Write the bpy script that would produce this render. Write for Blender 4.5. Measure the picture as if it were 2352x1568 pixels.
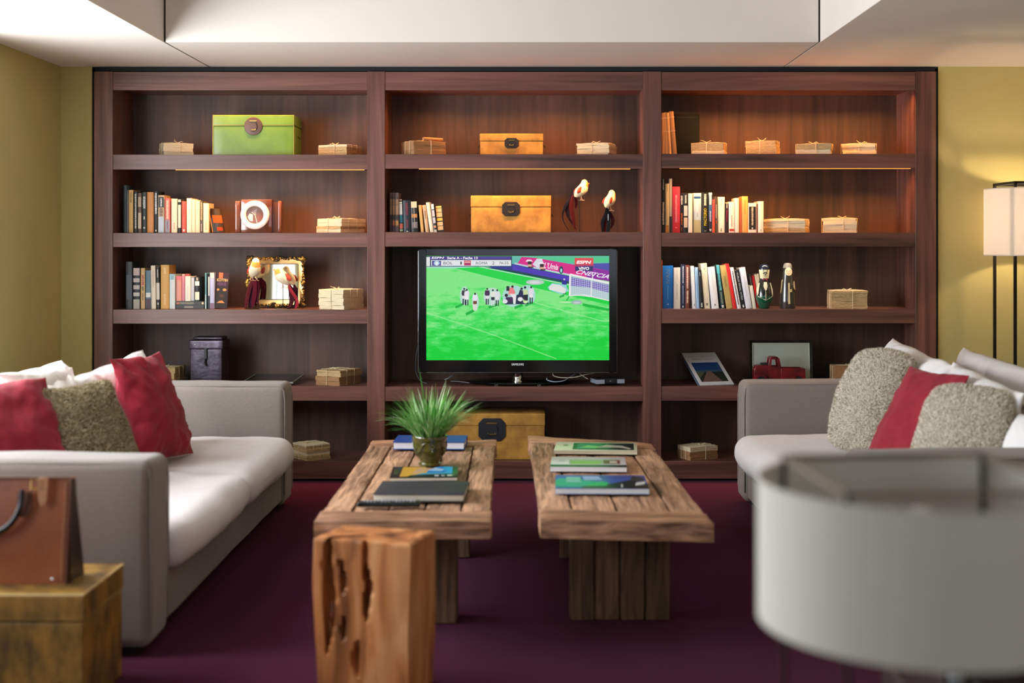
import bpy, bmesh, math, random
from mathutils import Vector, Matrix, noise, Euler
for o in list(bpy.data.objects): bpy.data.objects.remove(o)
SC = bpy.context.scene
COL = SC.collection
PI = math.pi
R = math.radians

# ---------------------------------------------------------------- camera, world, daylight, exposure
H = 1.315            # eye height
F = 3000.0           # focal length in pixels of the 2352 wide frame
CX, CY = 1219.0, 560.0
D = 7.24             # distance of the bookcase front
def X(px, Y): return (px-CX)*Y/F
def Zp(py, Y): return H-(py-CY)*Y/F
def zf(py): return Zp(py, D)

cam = bpy.data.cameras.new('camera'); camo = bpy.data.objects.new('camera', cam); COL.objects.link(camo)
camo.location = (0, 0, H); camo.rotation_euler = (R(90), 0, 0)
cam.sensor_width = 36; cam.lens = F/2352*36
cam.shift_x = -(CX-1176)/2352; cam.shift_y = -(784-CY)/2352
cam.clip_start = 0.05
cam.dof.use_dof = True; cam.dof.focus_distance = 7.1; cam.dof.aperture_fstop = 1.7
SC.camera = camo

w = bpy.data.worlds.new('world'); SC.world = w; w.use_nodes = True
bg = w.node_tree.nodes['Background']; bg.inputs[0].default_value = (.72, .85, 1, 1); bg.inputs[1].default_value = 2.0
SC.view_settings.view_transform = 'Standard'; SC.view_settings.look = 'None'
SC.view_settings.exposure = 0.0; SC.view_settings.gamma = 1.0; SC.view_settings.use_curve_mapping = False

def area(name, loc, rot, sx, sy, power, col, spread=180):
    l = bpy.data.lights.new(name, 'AREA'); l.shape = 'RECTANGLE'; l.size = sx; l.size_y = sy
    l.energy = power; l.color = col; l.spread = R(spread)
    o = bpy.data.objects.new(name, l); COL.objects.link(o); o.location = loc; o.rotation_euler = rot
    return o
# daylight through the two left windows and the rear window (the lights sit outside the panes)
area('daylight_left_near', (-2.88, 2.3, 1.38), (0, R(-90), 0), 1.66, 1.1, 48, (.90, .95, 1))
area('daylight_left_far', (-2.88, 4.75, 1.38), (0, R(-90), 0), 1.66, 2.5, 245, (.90, .95, 1))
area('daylight_rear', (.3, -2.28, 1.45), (R(90), 0, R(0)), 3.4, 1.7, 8, (1, .93, .86))

# ---------------------------------------------------------------- helpers
def lin(h):
    h = h.lstrip('#'); v = [int(h[i:i+2], 16)/255 for i in (0, 2, 4)]
    return tuple((c/12.92 if c <= .04045 else ((c+.055)/1.055)**2.4) for c in v)+(1,)
def newmat(name):
    m = bpy.data.materials.new(name); m.use_nodes = True
    nt = m.node_tree; b = nt.nodes['Principled BSDF']
    return m, nt, b
def N(nt, t, **kw):
    n = nt.nodes.new(t)
    for k, v in kw.items():
        if k.startswith('_'): setattr(n, k[1:], v)
        else: n.inputs[k].default_value = v
    return n
def mat(name, h, rough=.6, metal=0, spec=.5, coat=0, sheen=0, var=0, vs=8, bump=0, bs=60, emis=0, stretch=(1, 1, 1), h2=None):
    """plain surface with optional colour mottling and bump"""
    m, nt, b = newmat(name)
    b.inputs['Base Color'].default_value = lin(h); b.inputs['Roughness'].default_value = rough
    b.inputs['Metallic'].default_value = metal; b.inputs['Specular IOR Level'].default_value = spec
    b.inputs['Coat Weight'].default_value = coat; b.inputs['Sheen Weight'].default_value = sheen
    if var or bump:
        tc = N(nt, 'ShaderNodeTexCoord'); mp = N(nt, 'ShaderNodeMapping'); mp.inputs['Scale'].default_value = stretch
        nt.links.new(tc.outputs['Object'], mp.inputs[0])
    if var:
        n = N(nt, 'ShaderNodeTexNoise', Scale=vs, Detail=6, Roughness=.6); nt.links.new(mp.outputs[0], n.inputs[0])
        cr = N(nt, 'ShaderNodeValToRGB'); nt.links.new(n.outputs[0], cr.inputs[0])
        c = lin(h); c2 = lin(h2) if h2 else tuple(x*(1-var) for x in c[:3])+(1,)
        cr.color_ramp.elements[0].position = .36; cr.color_ramp.elements[1].position = .64
        cr.color_ramp.elements[0].color = c2; cr.color_ramp.elements[1].color = c
        nt.links.new(cr.outputs[0], b.inputs['Base Color'])
    if bump:
        n2 = N(nt, 'ShaderNodeTexNoise', Scale=bs, Detail=4); nt.links.new(mp.outputs[0], n2.inputs[0])
        bp = N(nt, 'ShaderNodeBump', Strength=bump, Distance=.01); nt.links.new(n2.outputs[0], bp.inputs['Height'])
        nt.links.new(bp.outputs[0], b.inputs['Normal'])
    if emis:
        b.inputs['Emission Color'].default_value = lin(h); b.inputs['Emission Strength'].default_value = emis
    return m
def wood(name, dark, light, axis, rough=.4, fine=40, island=False, bump=.15, coat=0, long=.9, streak=.5):
    """streaky wood, the grain running along axis"""
    m, nt, b = newmat(name)
    tc = N(nt, 'ShaderNodeTexCoord'); mp = N(nt, 'ShaderNodeMapping')
    s = [fine*.35]*3; s[axis] = long; mp.inputs['Scale'].default_value = s
    nt.links.new(tc.outputs['Object'], mp.inputs[0]); src = mp.outputs[0]
    if island:
        g = N(nt, 'ShaderNodeNewGeometry'); mu = N(nt, 'ShaderNodeMath', _operation='MULTIPLY'); mu.inputs[1].default_value = 37
        nt.links.new(g.outputs['Random Per Island'], mu.inputs[0])
        va = N(nt, 'ShaderNodeVectorMath', _operation='ADD'); nt.links.new(src, va.inputs[0]); nt.links.new(mu.outputs[0], va.inputs[1]); src = va.outputs[0]
    n1 = N(nt, 'ShaderNodeTexNoise', Scale=1.0, Detail=9, Roughness=.62, Distortion=.6); nt.links.new(src, n1.inputs[0])
    mp2 = N(nt, 'ShaderNodeMapping'); s2 = [fine*.06]*3; s2[axis] = long*.5; mp2.inputs['Scale'].default_value = [a/b_ for a, b_ in zip(s2, s)]
    nt.links.new(src, mp2.inputs[0])
    n2 = N(nt, 'ShaderNodeTexNoise', Scale=1.0, Detail=4, Roughness=.5); nt.links.new(mp2.outputs[0], n2.inputs[0])
    mx = N(nt, 'ShaderNodeMath', _operation='MULTIPLY_ADD'); nt.links.new(n1.outputs[0], mx.inputs[0]); mx.inputs[1].default_value = 1-streak
    mm = N(nt, 'ShaderNodeMath', _operation='MULTIPLY'); nt.links.new(n2.outputs[0], mm.inputs[0]); mm.inputs[1].default_value = streak
    nt.links.new(mm.outputs[0], mx.inputs[2])
    cr = N(nt, 'ShaderNodeValToRGB'); nt.links.new(mx.outputs[0], cr.inputs[0])
    cr.color_ramp.elements[0].position = .36; cr.color_ramp.elements[1].position = .62
    cr.color_ramp.elements[0].color = lin(dark); cr.color_ramp.elements[1].color = lin(light)
    col = cr.outputs[0]
    if island:
        hs = N(nt, 'ShaderNodeHueSaturation'); ma = N(nt, 'ShaderNodeMapRange'); ma.inputs['To Min'].default_value = .7; ma.inputs['To Max'].default_value = 1.25
        nt.links.new(g.outputs['Random Per Island'], ma.inputs['Value']); nt.links.new(ma.outputs[0], hs.inputs['Value']); nt.links.new(col, hs.inputs['Color']); col = hs.outputs[0]
    nt.links.new(col, b.inputs['Base Color'])
    b.inputs['Roughness'].default_value = rough; b.inputs['Coat Weight'].default_value = coat
    bp = N(nt, 'ShaderNodeBump', Strength=bump, Distance=.01); nt.links.new(n1.outputs[0], bp.inputs['Height']); nt.links.new(bp.outputs[0], b.inputs['Normal'])
    return m
_pl = {}
def P(h, rough=.55, **k):
    key = (h, rough, tuple(sorted(k.items())))
    if key not in _pl: _pl[key] = mat('paint_'+h.strip('#'), h, rough, **k)
    return _pl[key]
def E(h, s=1.0):
    key = ('e', h, s)
    if key not in _pl:
        m, nt, b = newmat('screen_'+h.strip('#')); b.inputs['Base Color'].default_value = (0, 0, 0, 1); b.inputs['Roughness'].default_value = .25
        b.inputs['Emission Color'].default_value = lin(h); b.inputs['Emission Strength'].default_value = s; _pl[key] = m
    return _pl[key]

class MB:
    def __init__(s): s.v = []; s.f = []; s.m = []; s.sm = []
    def add(s, vs, fs, mi=0, smooth=False, T=None):
        b = len(s.v)
        s.v += [tuple(T @ Vector(v)) for v in vs] if T is not None else [tuple(v) for v in vs]
        s.f += [tuple(b+i for i in f) for f in fs]; s.m += [mi]*len(fs); s.sm += [smooth]*len(fs)
        return s
    def box(s, x0, x1, y0, y1, z0, z1, mi=0, T=None):
        vs = [(x, y, z) for x in (x0, x1) for y in (y0, y1) for z in (z0, z1)]
        return s.add(vs, [(0, 1, 3, 2), (4, 6, 7, 5), (0, 4, 5, 1), (2, 3, 7, 6), (0, 2, 6, 4), (1, 5, 7, 3)], mi, False, T)
    def rbox(s, x0, x1, y0, y1, z0, z1, r=.005, mi=0, T=None, n=4, noise_amp=0, puff=(0, 0, 0), ns=6, seed=0, wr=0):
        """rounded, optionally puffed and uneven box"""
        h = [(x1-x0)/2, (y1-y0)/2, (z1-z0)/2]; c = [(x0+x1)/2, (y0+y1)/2, (z0+z1)/2]
        r = min(r, *h)
        def dist(a):
            inner = max(h[a]-r, 0); k = max(2, n//2)
            pts = [-h[a]+r*(1-math.cos(PI/2*i/k)) for i in range(k)]
            mid = [-inner+2*inner*i/n for i in range(n+1)]
            return pts+mid+[-p for p in reversed(pts)]
        g = [dist(a) for a in range(3)]; idx = {}; vs = []; fs = []
        def vert(i, j, k):
            key = (i, j, k)
            if key in idx: return idx[key]
            p = Vector((g[0][i], g[1][j], g[2][k]))
            q = Vector([max(-(h[a]-r), min(h[a]-r, p[a])) for a in range(3)]); d = p-q
            if d.length > 1e-9:
                e = d.copy(); d = d.normalized()*r
                # points inside the rounding band keep to the sphere only when they lie on a face
                p = q+d
            u = [p[a]/h[a] for a in range(3)]
            for a in range(3):
                if puff[a]:
                    o = [b for b in range(3) if b != a]
                    p[a] += puff[a]*u[a]*max(0, 1-u[o[0]]**2)*max(0, 1-u[o[1]]**2)
            P_ = Vector((p[0]+c[0], p[1]+c[1], p[2]+c[2]))
            if noise_amp:
                nn = noise.noise_vector(P_*ns+Vector((seed, seed*1.7, 0))); P_ += nn*noise_amp
            if wr:
                P_ += Vector((0, 0, 1))*wr*noise.noise(Vector((P_.x*3, P_.y*16, P_.z*6+seed)))
            vs.append(P_); idx[key] = len(vs)-1; return idx[key]
        n0, n1, n2 = (len(a)-1 for a in g)
        for i in range(n0):
            for j in range(n1):
                fs.append((vert(i, j, 0), vert(i, j+1, 0), vert(i+1, j+1, 0), vert(i+1, j, 0)))
                fs.append((vert(i, j, n2), vert(i+1, j, n2), vert(i+1, j+1, n2), vert(i, j+1, n2)))
        for i in range(n0):
            for k in range(n2):
                fs.append((vert(i, 0, k), vert(i+1, 0, k), vert(i+1, 0, k+1), vert(i, 0, k+1)))
                fs.append((vert(i, n1, k), vert(i, n1, k+1), vert(i+1, n1, k+1), vert(i+1, n1, k)))
        for j in range(n1):
            for k in range(n2):
                fs.append((vert(0, j, k), vert(0, j, k+1), vert(0, j+1, k+1), vert(0, j+1, k)))
                fs.append((vert(n0, j, k), vert(n0, j+1, k), vert(n0, j+1, k+1), vert(n0, j, k+1)))
        return s.add(vs, fs, mi, True, T)
    def tube(s, pts, r, mi=0, seg=8, T=None, cap=True):
        pts = [Vector(p) for p in pts]; rs = r if isinstance(r, (list, tuple)) else [r]*len(pts)
        vs = []; fs = []; up = Vector((0, 0, 1))
        for i, p in enumerate(pts):
            t = (pts[min(i+1, len(pts)-1)]-pts[max(i-1, 0)]).normalized()
            if abs(t.dot(up)) > .95: up = Vector((1, 0, 0)) if abs(t.x) < .9 else Vector((0, 1, 0))
            a = t.cross(up).normalized(); b = t.cross(a).normalized(); up = -b
            for k in range(seg):
                an = 2*PI*k/seg; vs.append(p+(a*math.cos(an)+b*math.sin(an))*rs[i])
        for i in range(len(pts)-1):
            for k in range(seg):
                k2 = (k+1) % seg; fs.append((i*seg+k, i*seg+k2, (i+1)*seg+k2, (i+1)*seg+k))
        if cap: fs += [tuple(range(seg))[::-1], tuple(range((len(pts)-1)*seg, len(pts)*seg))]
        return s.add(vs, fs, mi, True, T)
    def lathe(s, prof, mi=0, seg=32, T=None, mis=None, cap=True):
        vs = []; n = len(prof); base = len(s.v)
        for r, z in prof:
            for k in range(seg): a = 2*PI*k/seg; vs.append((r*math.cos(a), r*math.sin(a), z))
        fs = []; ms = []
        for i in range(n-1):
            for k in range(seg):
                k2 = (k+1) % seg; fs.append((i*seg+k, i*seg+k2, (i+1)*seg+k2, (i+1)*seg+k)); ms.append(mis[i] if mis else mi)
        if cap:
            if prof[0][0] > 1e-6: fs.append(tuple(range(seg))[::-1]); ms.append(ms[0])
            if prof[-1][0] > 1e-6: fs.append(tuple(range((n-1)*seg, n*seg))); ms.append(ms[-1])
        s.add(vs, fs, mi, True, T); s.m[-len(fs):] = ms
        return s
    def prism(s, pts, y0, y1, mi=0, T=None, smooth=False):
        """outline in x,z extruded along y"""
        n = len(pts); vs = [(x, y0, z) for x, z in pts]+[(x, y1, z) for x, z in pts]
        fs = [tuple(range(n)), tuple(range(2*n-1, n-1, -1))]+[(i, i+n, (i+1) % n+n, (i+1) % n) for i in range(n)]
        return s.add(vs, fs, mi, smooth, T)
    def sphere(s, c, rx, ry=None, rz=None, mi=0, seg=14, rings=9, T=None):
        ry = ry or rx; rz = rz or rx; vs = []; fs = []
        for i in range(rings+1):
            th = PI*i/rings
            for k in range(seg):
                a = 2*PI*k/seg; vs.append((c[0]+rx*math.sin(th)*math.cos(a), c[1]+ry*math.sin(th)*math.sin(a), c[2]+rz*math.cos(th)))
        for i in range(rings):
            for k in range(seg):
                k2 = (k+1) % seg; fs.append((i*seg+k, (i+1)*seg+k, (i+1)*seg+k2, i*seg+k2))
        return s.add(vs, fs, mi, True, T)
    def build(s, name, mats, parent=None, loc=(0, 0, 0), rot=(0, 0, 0), bevel=0, flat=False, autos=None):
        me = bpy.data.meshes.new(name); me.from_pydata(s.v, [], s.f)
        if not isinstance(mats, (list, tuple)): mats = [mats]
        for m in mats: me.materials.append(m)
        for p, mi, sm in zip(me.polygons, s.m, s.sm): p.material_index = mi; p.use_smooth = sm and not flat
        bm = bmesh.new(); bm.from_mesh(me); bmesh.ops.remove_doubles(bm, verts=bm.verts, dist=1e-6)
        bmesh.ops.recalc_face_normals(bm, faces=bm.faces); bm.to_mesh(me); bm.free()
        me.set_sharp_from_angle(angle=R(autos or 48))
        o = bpy.data.objects.new(name, me); COL.objects.link(o); o.location = loc; o.rotation_euler = rot
        if parent is not None: o.parent = parent
        if bevel:
            b = o.modifiers.new('bevel', 'BEVEL'); b.width = bevel; b.segments = 2; b.limit_method = 'ANGLE'
        return o
def thing(name, label, cat, loc=(0, 0, 0), rot=0, group=None):
    o = bpy.data.objects.new(name, None); COL.objects.link(o); o.empty_display_size = .1
    o.location = loc; o.rotation_euler = rot if isinstance(rot, (tuple, list)) else (0, 0, rot)
    o['label'] = label; o['category'] = cat
    if group: o['group'] = group
    return o
def tag(o, label, cat, group=None):
    o['label'] = label; o['category'] = cat
    if group: o['group'] = group
    return o
def struct(o): o['kind'] = 'structure'; return o
def text(s, name, m, parent, loc, rot, height, width=None, extrude=.0004, shear=0, spacing=1, bold=0):
    """lettering turned into a mesh, centred on loc, capital height given"""
    c = bpy.data.curves.new('t', 'FONT'); c.body = s; c.size = 1; c.align_x = 'CENTER'; c.align_y = 'CENTER'; c.shear = shear; c.space_character = spacing; c.resolution_u = 3; c.offset = bold
    t = bpy.data.objects.new('t', c); COL.objects.link(t); bpy.context.view_layer.update()
    me = bpy.data.meshes.new_from_object(t.evaluated_get(bpy.context.evaluated_depsgraph_get()))
    bpy.data.objects.remove(t); bpy.data.curves.remove(c)
    xs = [v.co.x for v in me.vertices]; ys = [v.co.y for v in me.vertices]
    cx, cy = (max(xs)+min(xs))/2, (max(ys)+min(ys))/2; sy = height/(max(ys)-min(ys)); sx = (width/(max(xs)-min(xs))) if width else sy
    for v in me.vertices: v.co.x = (v.co.x-cx)*sx; v.co.y = (v.co.y-cy)*sy; v.co.z = extrude
    me.name = name; me.materials.clear(); me.materials.append(m)
    o = bpy.data.objects.new(name, me); COL.objects.link(o); o.parent = parent; o.location = loc; o.rotation_euler = rot
    return o
FRONT = (R(90), 0, 0)            # lettering that faces the room
DOWN = (R(90), R(90), 0)         # on a spine, read top to bottom
UP = (R(90), R(-90), 0)

# ---------------------------------------------------------------- materials
RNG = random.Random(4)
M_wh = wood('walnut_horizontal', '#3c211b', '#86584b', 0, .36, 60)
M_wv = wood('walnut_vertical', '#3c211b', '#86584b', 2, .36, 60)
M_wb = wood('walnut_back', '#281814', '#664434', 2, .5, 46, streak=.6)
M_black = mat('shadow_gap', '#120e0e', .8)
M_wall = mat('ochre_wall', '#bbac6e', .85, var=.06, vs=3, bump=.05, bs=250)
M_ceil = mat('ceiling_paint', '#dcd2c8', .8, var=.02, vs=2)
M_seam = mat('seam_gap', '#2a2422', .9)
M_carpet = mat('burgundy_carpet', '#551739', .95, spec=.05, sheen=.05, var=.3, vs=160, bump=.6, bs=420)
M_linen = mat('greige_linen', '#8b8078', .9, spec=.2, sheen=.25, var=.13, vs=90, bump=.25, bs=500, stretch=(1, 1, 4))
M_seat = mat('pale_cotton', '#dcd6d6', .9, spec=.2, sheen=.2, var=.05, vs=20, bump=.2, bs=300)
M_white = mat('white_cotton', '#e9e6e4', .9, spec=.2, var=.03, vs=12, bump=.35, bs=40)
M_red = mat('red_velvet', '#96202f', .75, spec=.2, sheen=.12, var=.22, vs=10, bump=.3, bs=30)
M_suede = mat('gold_suede', '#c9963f', .75, var=.35, vs=9, bump=.12, bs=90, h2='#97692a')
M_iron = mat('dark_iron', '#34302f', .5, metal=.6)
M_brass = mat('worn_brass', '#b99a55', .35, metal=1)
M_chrome = mat('chrome', '#d8dadc', .12, metal=1)
M_string = mat('jute_string', '#d8c8a4', .9)
M_pblack = mat('gloss_black', '#0b0c0e', .12)
M_mblack = mat('matt_black', '#15161a', .5)
M_rod = mat('bronze_rod', '#1f1a18', .45, metal=.5)
M_paper = mat('book_pages', '#d9cba6', .9, var=.15, vs=120, stretch=(1, 1, 1))
M_mirror = mat('mirror_glass', '#e4e6e4', .03, metal=1)
M_gold = mat('antique_gold', '#c49a4e', .38, metal=.75, var=.4, vs=30, bump=.3, bs=60)
M_goldd = mat('tarnished_gold', '#4b3c22', .4, metal=.6, var=.5, vs=40, bump=.5, bs=70)

# ---------------------------------------------------------------- room shell
XL, XR, YB, YR, ZC = -2.61, 3.3, 7.26, -2.0, 2.30
g = MB(); g.box(XL-.2, XR+.2, YR-.2, 7.9, -.1, 0); struct(g.build('floor', M_carpet))
# back wall: a niche holds the bookcase
NL, NR = X(210, D)-.004, X(2156, D)+.004
g = MB(); g.box(XL-.1, NL, YB, 7.9, 0, ZC+.5); g.box(NR, XR+.1, YB, 7.9, 0, ZC+.5); g.box(NL, NR, 7.68, 7.9, 0, ZC+.5)
struct(g.build('wall_back', M_wall))
# left wall with two windows
wins = [(1.75, 2.9, .55, 2.2), (3.5, 6.0, .55, 2.2)]
g = MB(); ys = [YR]+[a for wn in wins for a in wn[:2]]+[YB]
for i in range(0, len(ys), 2): g.box(XL-.18, XL, ys[i], ys[i+1], 0, ZC+.5)
for y0, y1, z0, z1 in wins: g.box(XL-.18, XL, y0, y1, 0, z0); g.box(XL-.18, XL, y0, y1, z1, ZC+.5)
struct(g.build('wall_left', M_wall))
g = MB(); g.box(XR, XR+.15, YR, YB, 0, ZC+.5); struct(g.build('wall_right', M_wall))
g = MB(); rz0, rz1, rx0, rx1 = .6, 2.25, -1.4, 2.0
g.box(XL-.18, rx0, YR-.18, YR, 0, ZC+.5); g.box(rx1, XR+.15, YR-.18, YR, 0, ZC+.5); g.box(rx0, rx1, YR-.18, YR, 0, rz0); g.box(rx0, rx1, YR-.18, YR, rz1, ZC+.5)
struct(g.build('wall_rear', M_wall))
m, nt, b = newmat('window_pane'); nt.nodes.remove(b)
tr = N(nt, 'ShaderNodeBsdfTransparent'); gl = N(nt, 'ShaderNodeBsdfGlossy', Roughness=.02); mx = N(nt, 'ShaderNodeMixShader'); mx.inputs[0].default_value = .06
nt.links.new(tr.outputs[0], mx.inputs[1]); nt.links.new(gl.outputs[0], mx.inputs[2]); nt.links.new(mx.outputs[0], nt.nodes['Material Output'].inputs[0]); M_pane = m
M_wframe = mat('window_frame_paint', '#d9d4cc', .5)
def window(name, T, wd, z0, z1, nm):
    g = MB(); t = .05
    g.box(0, wd, -.04, .02, z0, z0+t, T=T); g.box(0, wd, -.04, .02, z1-t, z1, T=T)
    for i in range(nm+1):
        x = (wd-t)*i/nm; g.box(x, x+t, -.04, .02, z0, z1, T=T)
    o = struct(g.build(name, M_wframe)); g = MB(); g.box(t, wd-t, -.012, -.006, z0+t, z1-t, T=T); g.build('pane', M_pane, o)
for i, (y0, y1, z0, z1) in enumerate(wins):
    window('window_%d' % (i+1), Matrix.Translation((XL-.1, y0, 0)) @ Matrix.Rotation(R(90), 4, 'Z'), y1-y0, z0, z1, 3)
window('window_3', Matrix.Translation((rx0, YR-.1, 0)), rx1-rx0, rz0, rz1, 4)
# ceiling with a raised middle field, three dropped panels meet at thin seams
SX0, SX1, SY = X(378, 6.38), X(1882, 6.38), 6.38
g = MB(); g.box(XL-.1, XR+.1, YR-.1, 7.9, 2.78, 2.88); struct(g.build('ceiling', M_ceil))
gp = .005
g = MB(); g.box(XL-.1, SX0-gp, YR-.1, 7.9, ZC, 2.775); struct(g.build('trim_1', M_ceil))
g = MB(); g.box(SX0+gp, SX1-gp, SY, 7.9, ZC, 2.775); struct(g.build('trim_2', M_ceil))
g = MB(); g.box(SX1+gp, XR+.1, YR-.1, 7.9, ZC, 2.775); struct(g.build('trim_3', M_ceil))
g = MB(); g.box(SX0-gp, SX0+gp, SY+.01, 7.7, ZC+.004, 2.77); g.box(SX1-gp, SX1+gp, SY+.01, 7.7, ZC+.004, 2.77); struct(g.build('trim_4', M_seam))

# ---------------------------------------------------------------- bookcase
BC = thing('bookcase', 'wall-wide dark walnut bookcase with three lit bays', 'bookcase', (0, D, 0))
DEP = .40
UPX = [(216, 259), (843, 884), (1477, 1519), (2103, 2150)]
BAYS = {'left': (259, 843), 'middle': (884, 1477), 'right': (1519, 2103)}
for a, b in UPX:
    g = MB(); g.box(X(a, D), X(b, D), 0, DEP-.02, 0, zf(164)); g.build('upright', M_wv, BC, bevel=.002)
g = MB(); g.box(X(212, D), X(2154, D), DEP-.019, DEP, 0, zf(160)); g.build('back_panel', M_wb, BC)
g = MB(); g.box(X(210, D), X(216, D)-.001, .02, .04, 0, zf(156)); g.box(X(2150, D)+.001, X(2156, D), .02, .04, 0, zf(156)); g.box(X(210, D), X(2156, D), .02, .04, zf(163)+.001, zf(153))
g.build('shadow_gap', M_black, BC)
SH = {'left': [(355, 389), (535, 567), (711, 743), (887, 920)], 'middle': [(354, 387), (533, 566), (888, 921)], 'right': [(353, 386), (534, 566), (710, 742), (887, 920)]}
for k, (a, b) in BAYS.items():
    x0, x1 = X(a, D)+.001, X(b, D)-.001
    g = MB(); g.box(x0, x1, .004, .010, zf(207), zf(165)); g.box(x0, x1, .010, DEP-.02, zf(207)+.014, zf(165)); g.build('top_rail', M_wh, BC)
    for i, (t, u) in enumerate(SH[k]):
        g = MB(); lit = i == 0 or (i == 1 and k != 'middle')
        if lit: g.box(x0, x1, .004, .010, zf(u), zf(t)); g.box(x0, x1, .010, DEP-.02, zf(u)+.014, zf(t))
        else: g.box(x0, x1, .004, DEP-.02, zf(u), zf(t))
        g.build('shelf', M_wh, BC)
    g = MB(); g.box(x0, x1, .004, DEP-.02, .012, zf(1059)); g.build('base_rail', M_wh, BC, bevel=.002)
g = MB(); g.box(X(216, D), X(2150, D), .03, .06, 0, .012); g.build('plinth', M_black, BC)
# warm light strips under the rails and shelves, each a small housing with a glowing bar and its lamp
M_strip = mat('warm_light_bar', '#ff9442', .5, emis=1.5)
M_hous = mat('strip_housing', '#8d867e', .35, metal=.8)
def strip(px0, px1, py, power, spread=180, tilt=45, drop=0.0, col=(1, .43, .12)):
    x0, x1, z = X(px0, D), X(px1, D), zf(py)+.007-drop
    g = MB(); g.box(x0, x1, .0102, .0135, z-.0002, z+.006); h = g.build('light_strip', M_hous, BC)
    g = MB(); g.box(x0+.004, x1-.004, .0136, .0155, z-.0045, z+.003); g.build('glowing_bar', M_strip, h)
    l = area('strip_lamp', ((x0+x1)/2, .0195, z-.003), (R(tilt), 0, 0), x1-x0-.02, .008, power, col, spread); l.parent = BC
strip(420, 838, 207, 4.2, 116, 20); strip(925, 1430, 207, 6.5, 116, 20); strip(1560, 2095, 207, 11, 116, 20)
strip(400, 838, 389, 6, 96, 25, .006); strip(960, 1450, 387, 4.6, 96, 25, .006); strip(1560, 2095, 386, 8, 96, 25, .006)
strip(420, 838, 567, 2.6, 104, 20, col=(1, .6, .32)); strip(1530, 2060, 566, 2.4, 104, 20, col=(1, .75, .55))
T = {1: zf(354), 2: zf(534), 3: zf(711), 4: zf(887), 5: zf(1059)}

# ---------------------------------------------------------------- reclaimed wood tables
M_tw = wood('reclaimed_wood', '#55301f', '#dcab86', 1, .55, 150, island=True, bump=1.0, long=5, streak=.42)
M_twx = wood('reclaimed_wood_cross', '#663c26', '#e0a880', 0, .55, 150, island=True, bump=1.0, long=5, streak=.42)
M_tleg = wood('weathered_leg_wood', '#38261a', '#8f6a4c', 2, .7, 130, island=True, bump=1, long=4, streak=.4)
def table(label, cor, z1, th, wb, we, legs, nm, sd):
    """cor: front-left, front-right, back-right, back-left corners in plan"""
    fl, fr, br, bl = [Vector(c) for c in cor]; o = (fl+fr+br+bl)/4
    t = thing('coffee_table', label, 'table', (o.x, o.y, 0), group=None)
    def pt(u, v): p = (fl*(1-u)+fr*u)*(1-v)+(bl*(1-u)+br*u)*v-o; return p
    def board(g, u0, u1, v0, v1, z0, zt, nu, nv, amp, seed):
        vs = []; fs = []
        for k, z in ((0, zt), (1, z0)):
            for j in range(nv+1):
                for i in range(nu+1):
                    u = u0+(u1-u0)*i/nu; v = v0+(v1-v0)*j/nv; p = pt(u, v)
                    zz = z+(0 if k else (noise.noise(Vector((p.x*9, p.y*5, seed)))*.004*(amp/.004)))
                    ex = amp*noise.noise(Vector((p.x*14+seed, p.y*14, seed+k*.8)))
                    if i in (0, nu): p.x += (1 if i else -1)*ex-(0 if k else (1 if i else -1)*.002)
                    if j in (0, nv): p.y += (1 if j else -1)*ex*1.5-(0 if k else (1 if j else -1)*.002)
                    if not k and (i in (0, nu) or j in (0, nv)): zz -= .003+abs(ex)*.6
                    vs.append((p.x, p.y, zz))
        n = (nu+1)*(nv+1)
        for j in range(nv):
            for i in range(nu):
                a = j*(nu+1)+i; fs.append((a, a+1, a+nu+2, a+nu+1)); fs.append((n+a, n+a+nu+1, n+a+nu+2, n+a+1))
        def side(q):
            for a, b in zip(q, q[1:]): fs.append((a, b, b+n, a+n))
        side([i for i in range(nu+1)]); side([nv*(nu+1)+i for i in range(nu, -1, -1)])
        side([j*(nu+1) for j in range(nv, -1, -1)]); side([j*(nu+1)+nu for j in range(nv+1)])
        g.add(vs, fs, 0, True)
    L = ((bl+br)/2-(fl+fr)/2).length; W = (fr-fl).length
    ve = we/L; rs = random.Random(sd); gap = .0025/W
    g = MB(); us = [0, wb/W]; inner = 1-2*wb/W; cuts = sorted(rs.uniform(.9, 1.1) for _ in range(nm)); tot = sum(cuts)
    for c in cuts: us.append(us[-1]+inner*c/tot)
    us[-1] = 1-wb/W; us.append(1)
    for i in range(len(us)-1):
        board(g, us[i]+gap, us[i+1]-gap, ve, 1-ve, z1-th+.004, z1-(0 if i in (0, len(us)-2) else .004), 5, 60, .003, sd*7+i*3.1)
    top = g.build('tabletop', M_tw, t)
    for v0, v1, s in ((0, ve*.97, 1), (1-ve*.97, 1, 2)):
        g = MB(); board(g, -.004/W, 1+.004/W, v0, v1, z1-th, z1+.002, 40, 6, .005, sd+s*11); g.build('end_board', M_twx, t)
    for lx0, lx1, ly, lth in legs:
        g = MB(); n = 4; zt = z1-th-.001
        xs = [lx0+(lx1-lx0)*i/n for i in range(n+1)]
        for i in range(n):
            g.rbox(xs[i]-o.x+.002, xs[i+1]-o.x-.002, ly-o.y+rs.uniform(0, .012), ly+lth-o.y, 0, zt, .006, noise_amp=.003, ns=14, seed=i+sd, n=8)
        g.build('leg', M_tleg, t)
    return t
TZ = .42
table('long reclaimed wood coffee table carrying the potted grass and black notebook', [(-.70, 4.22), (-.132, 4.22), (-.158, 5.98), (-.722, 5.98)], TZ, .058, .10, .17,
      [(-.60, -.255, 4.52, .12), (-.60, -.255, 5.45, .12)], 3, 3)
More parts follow.
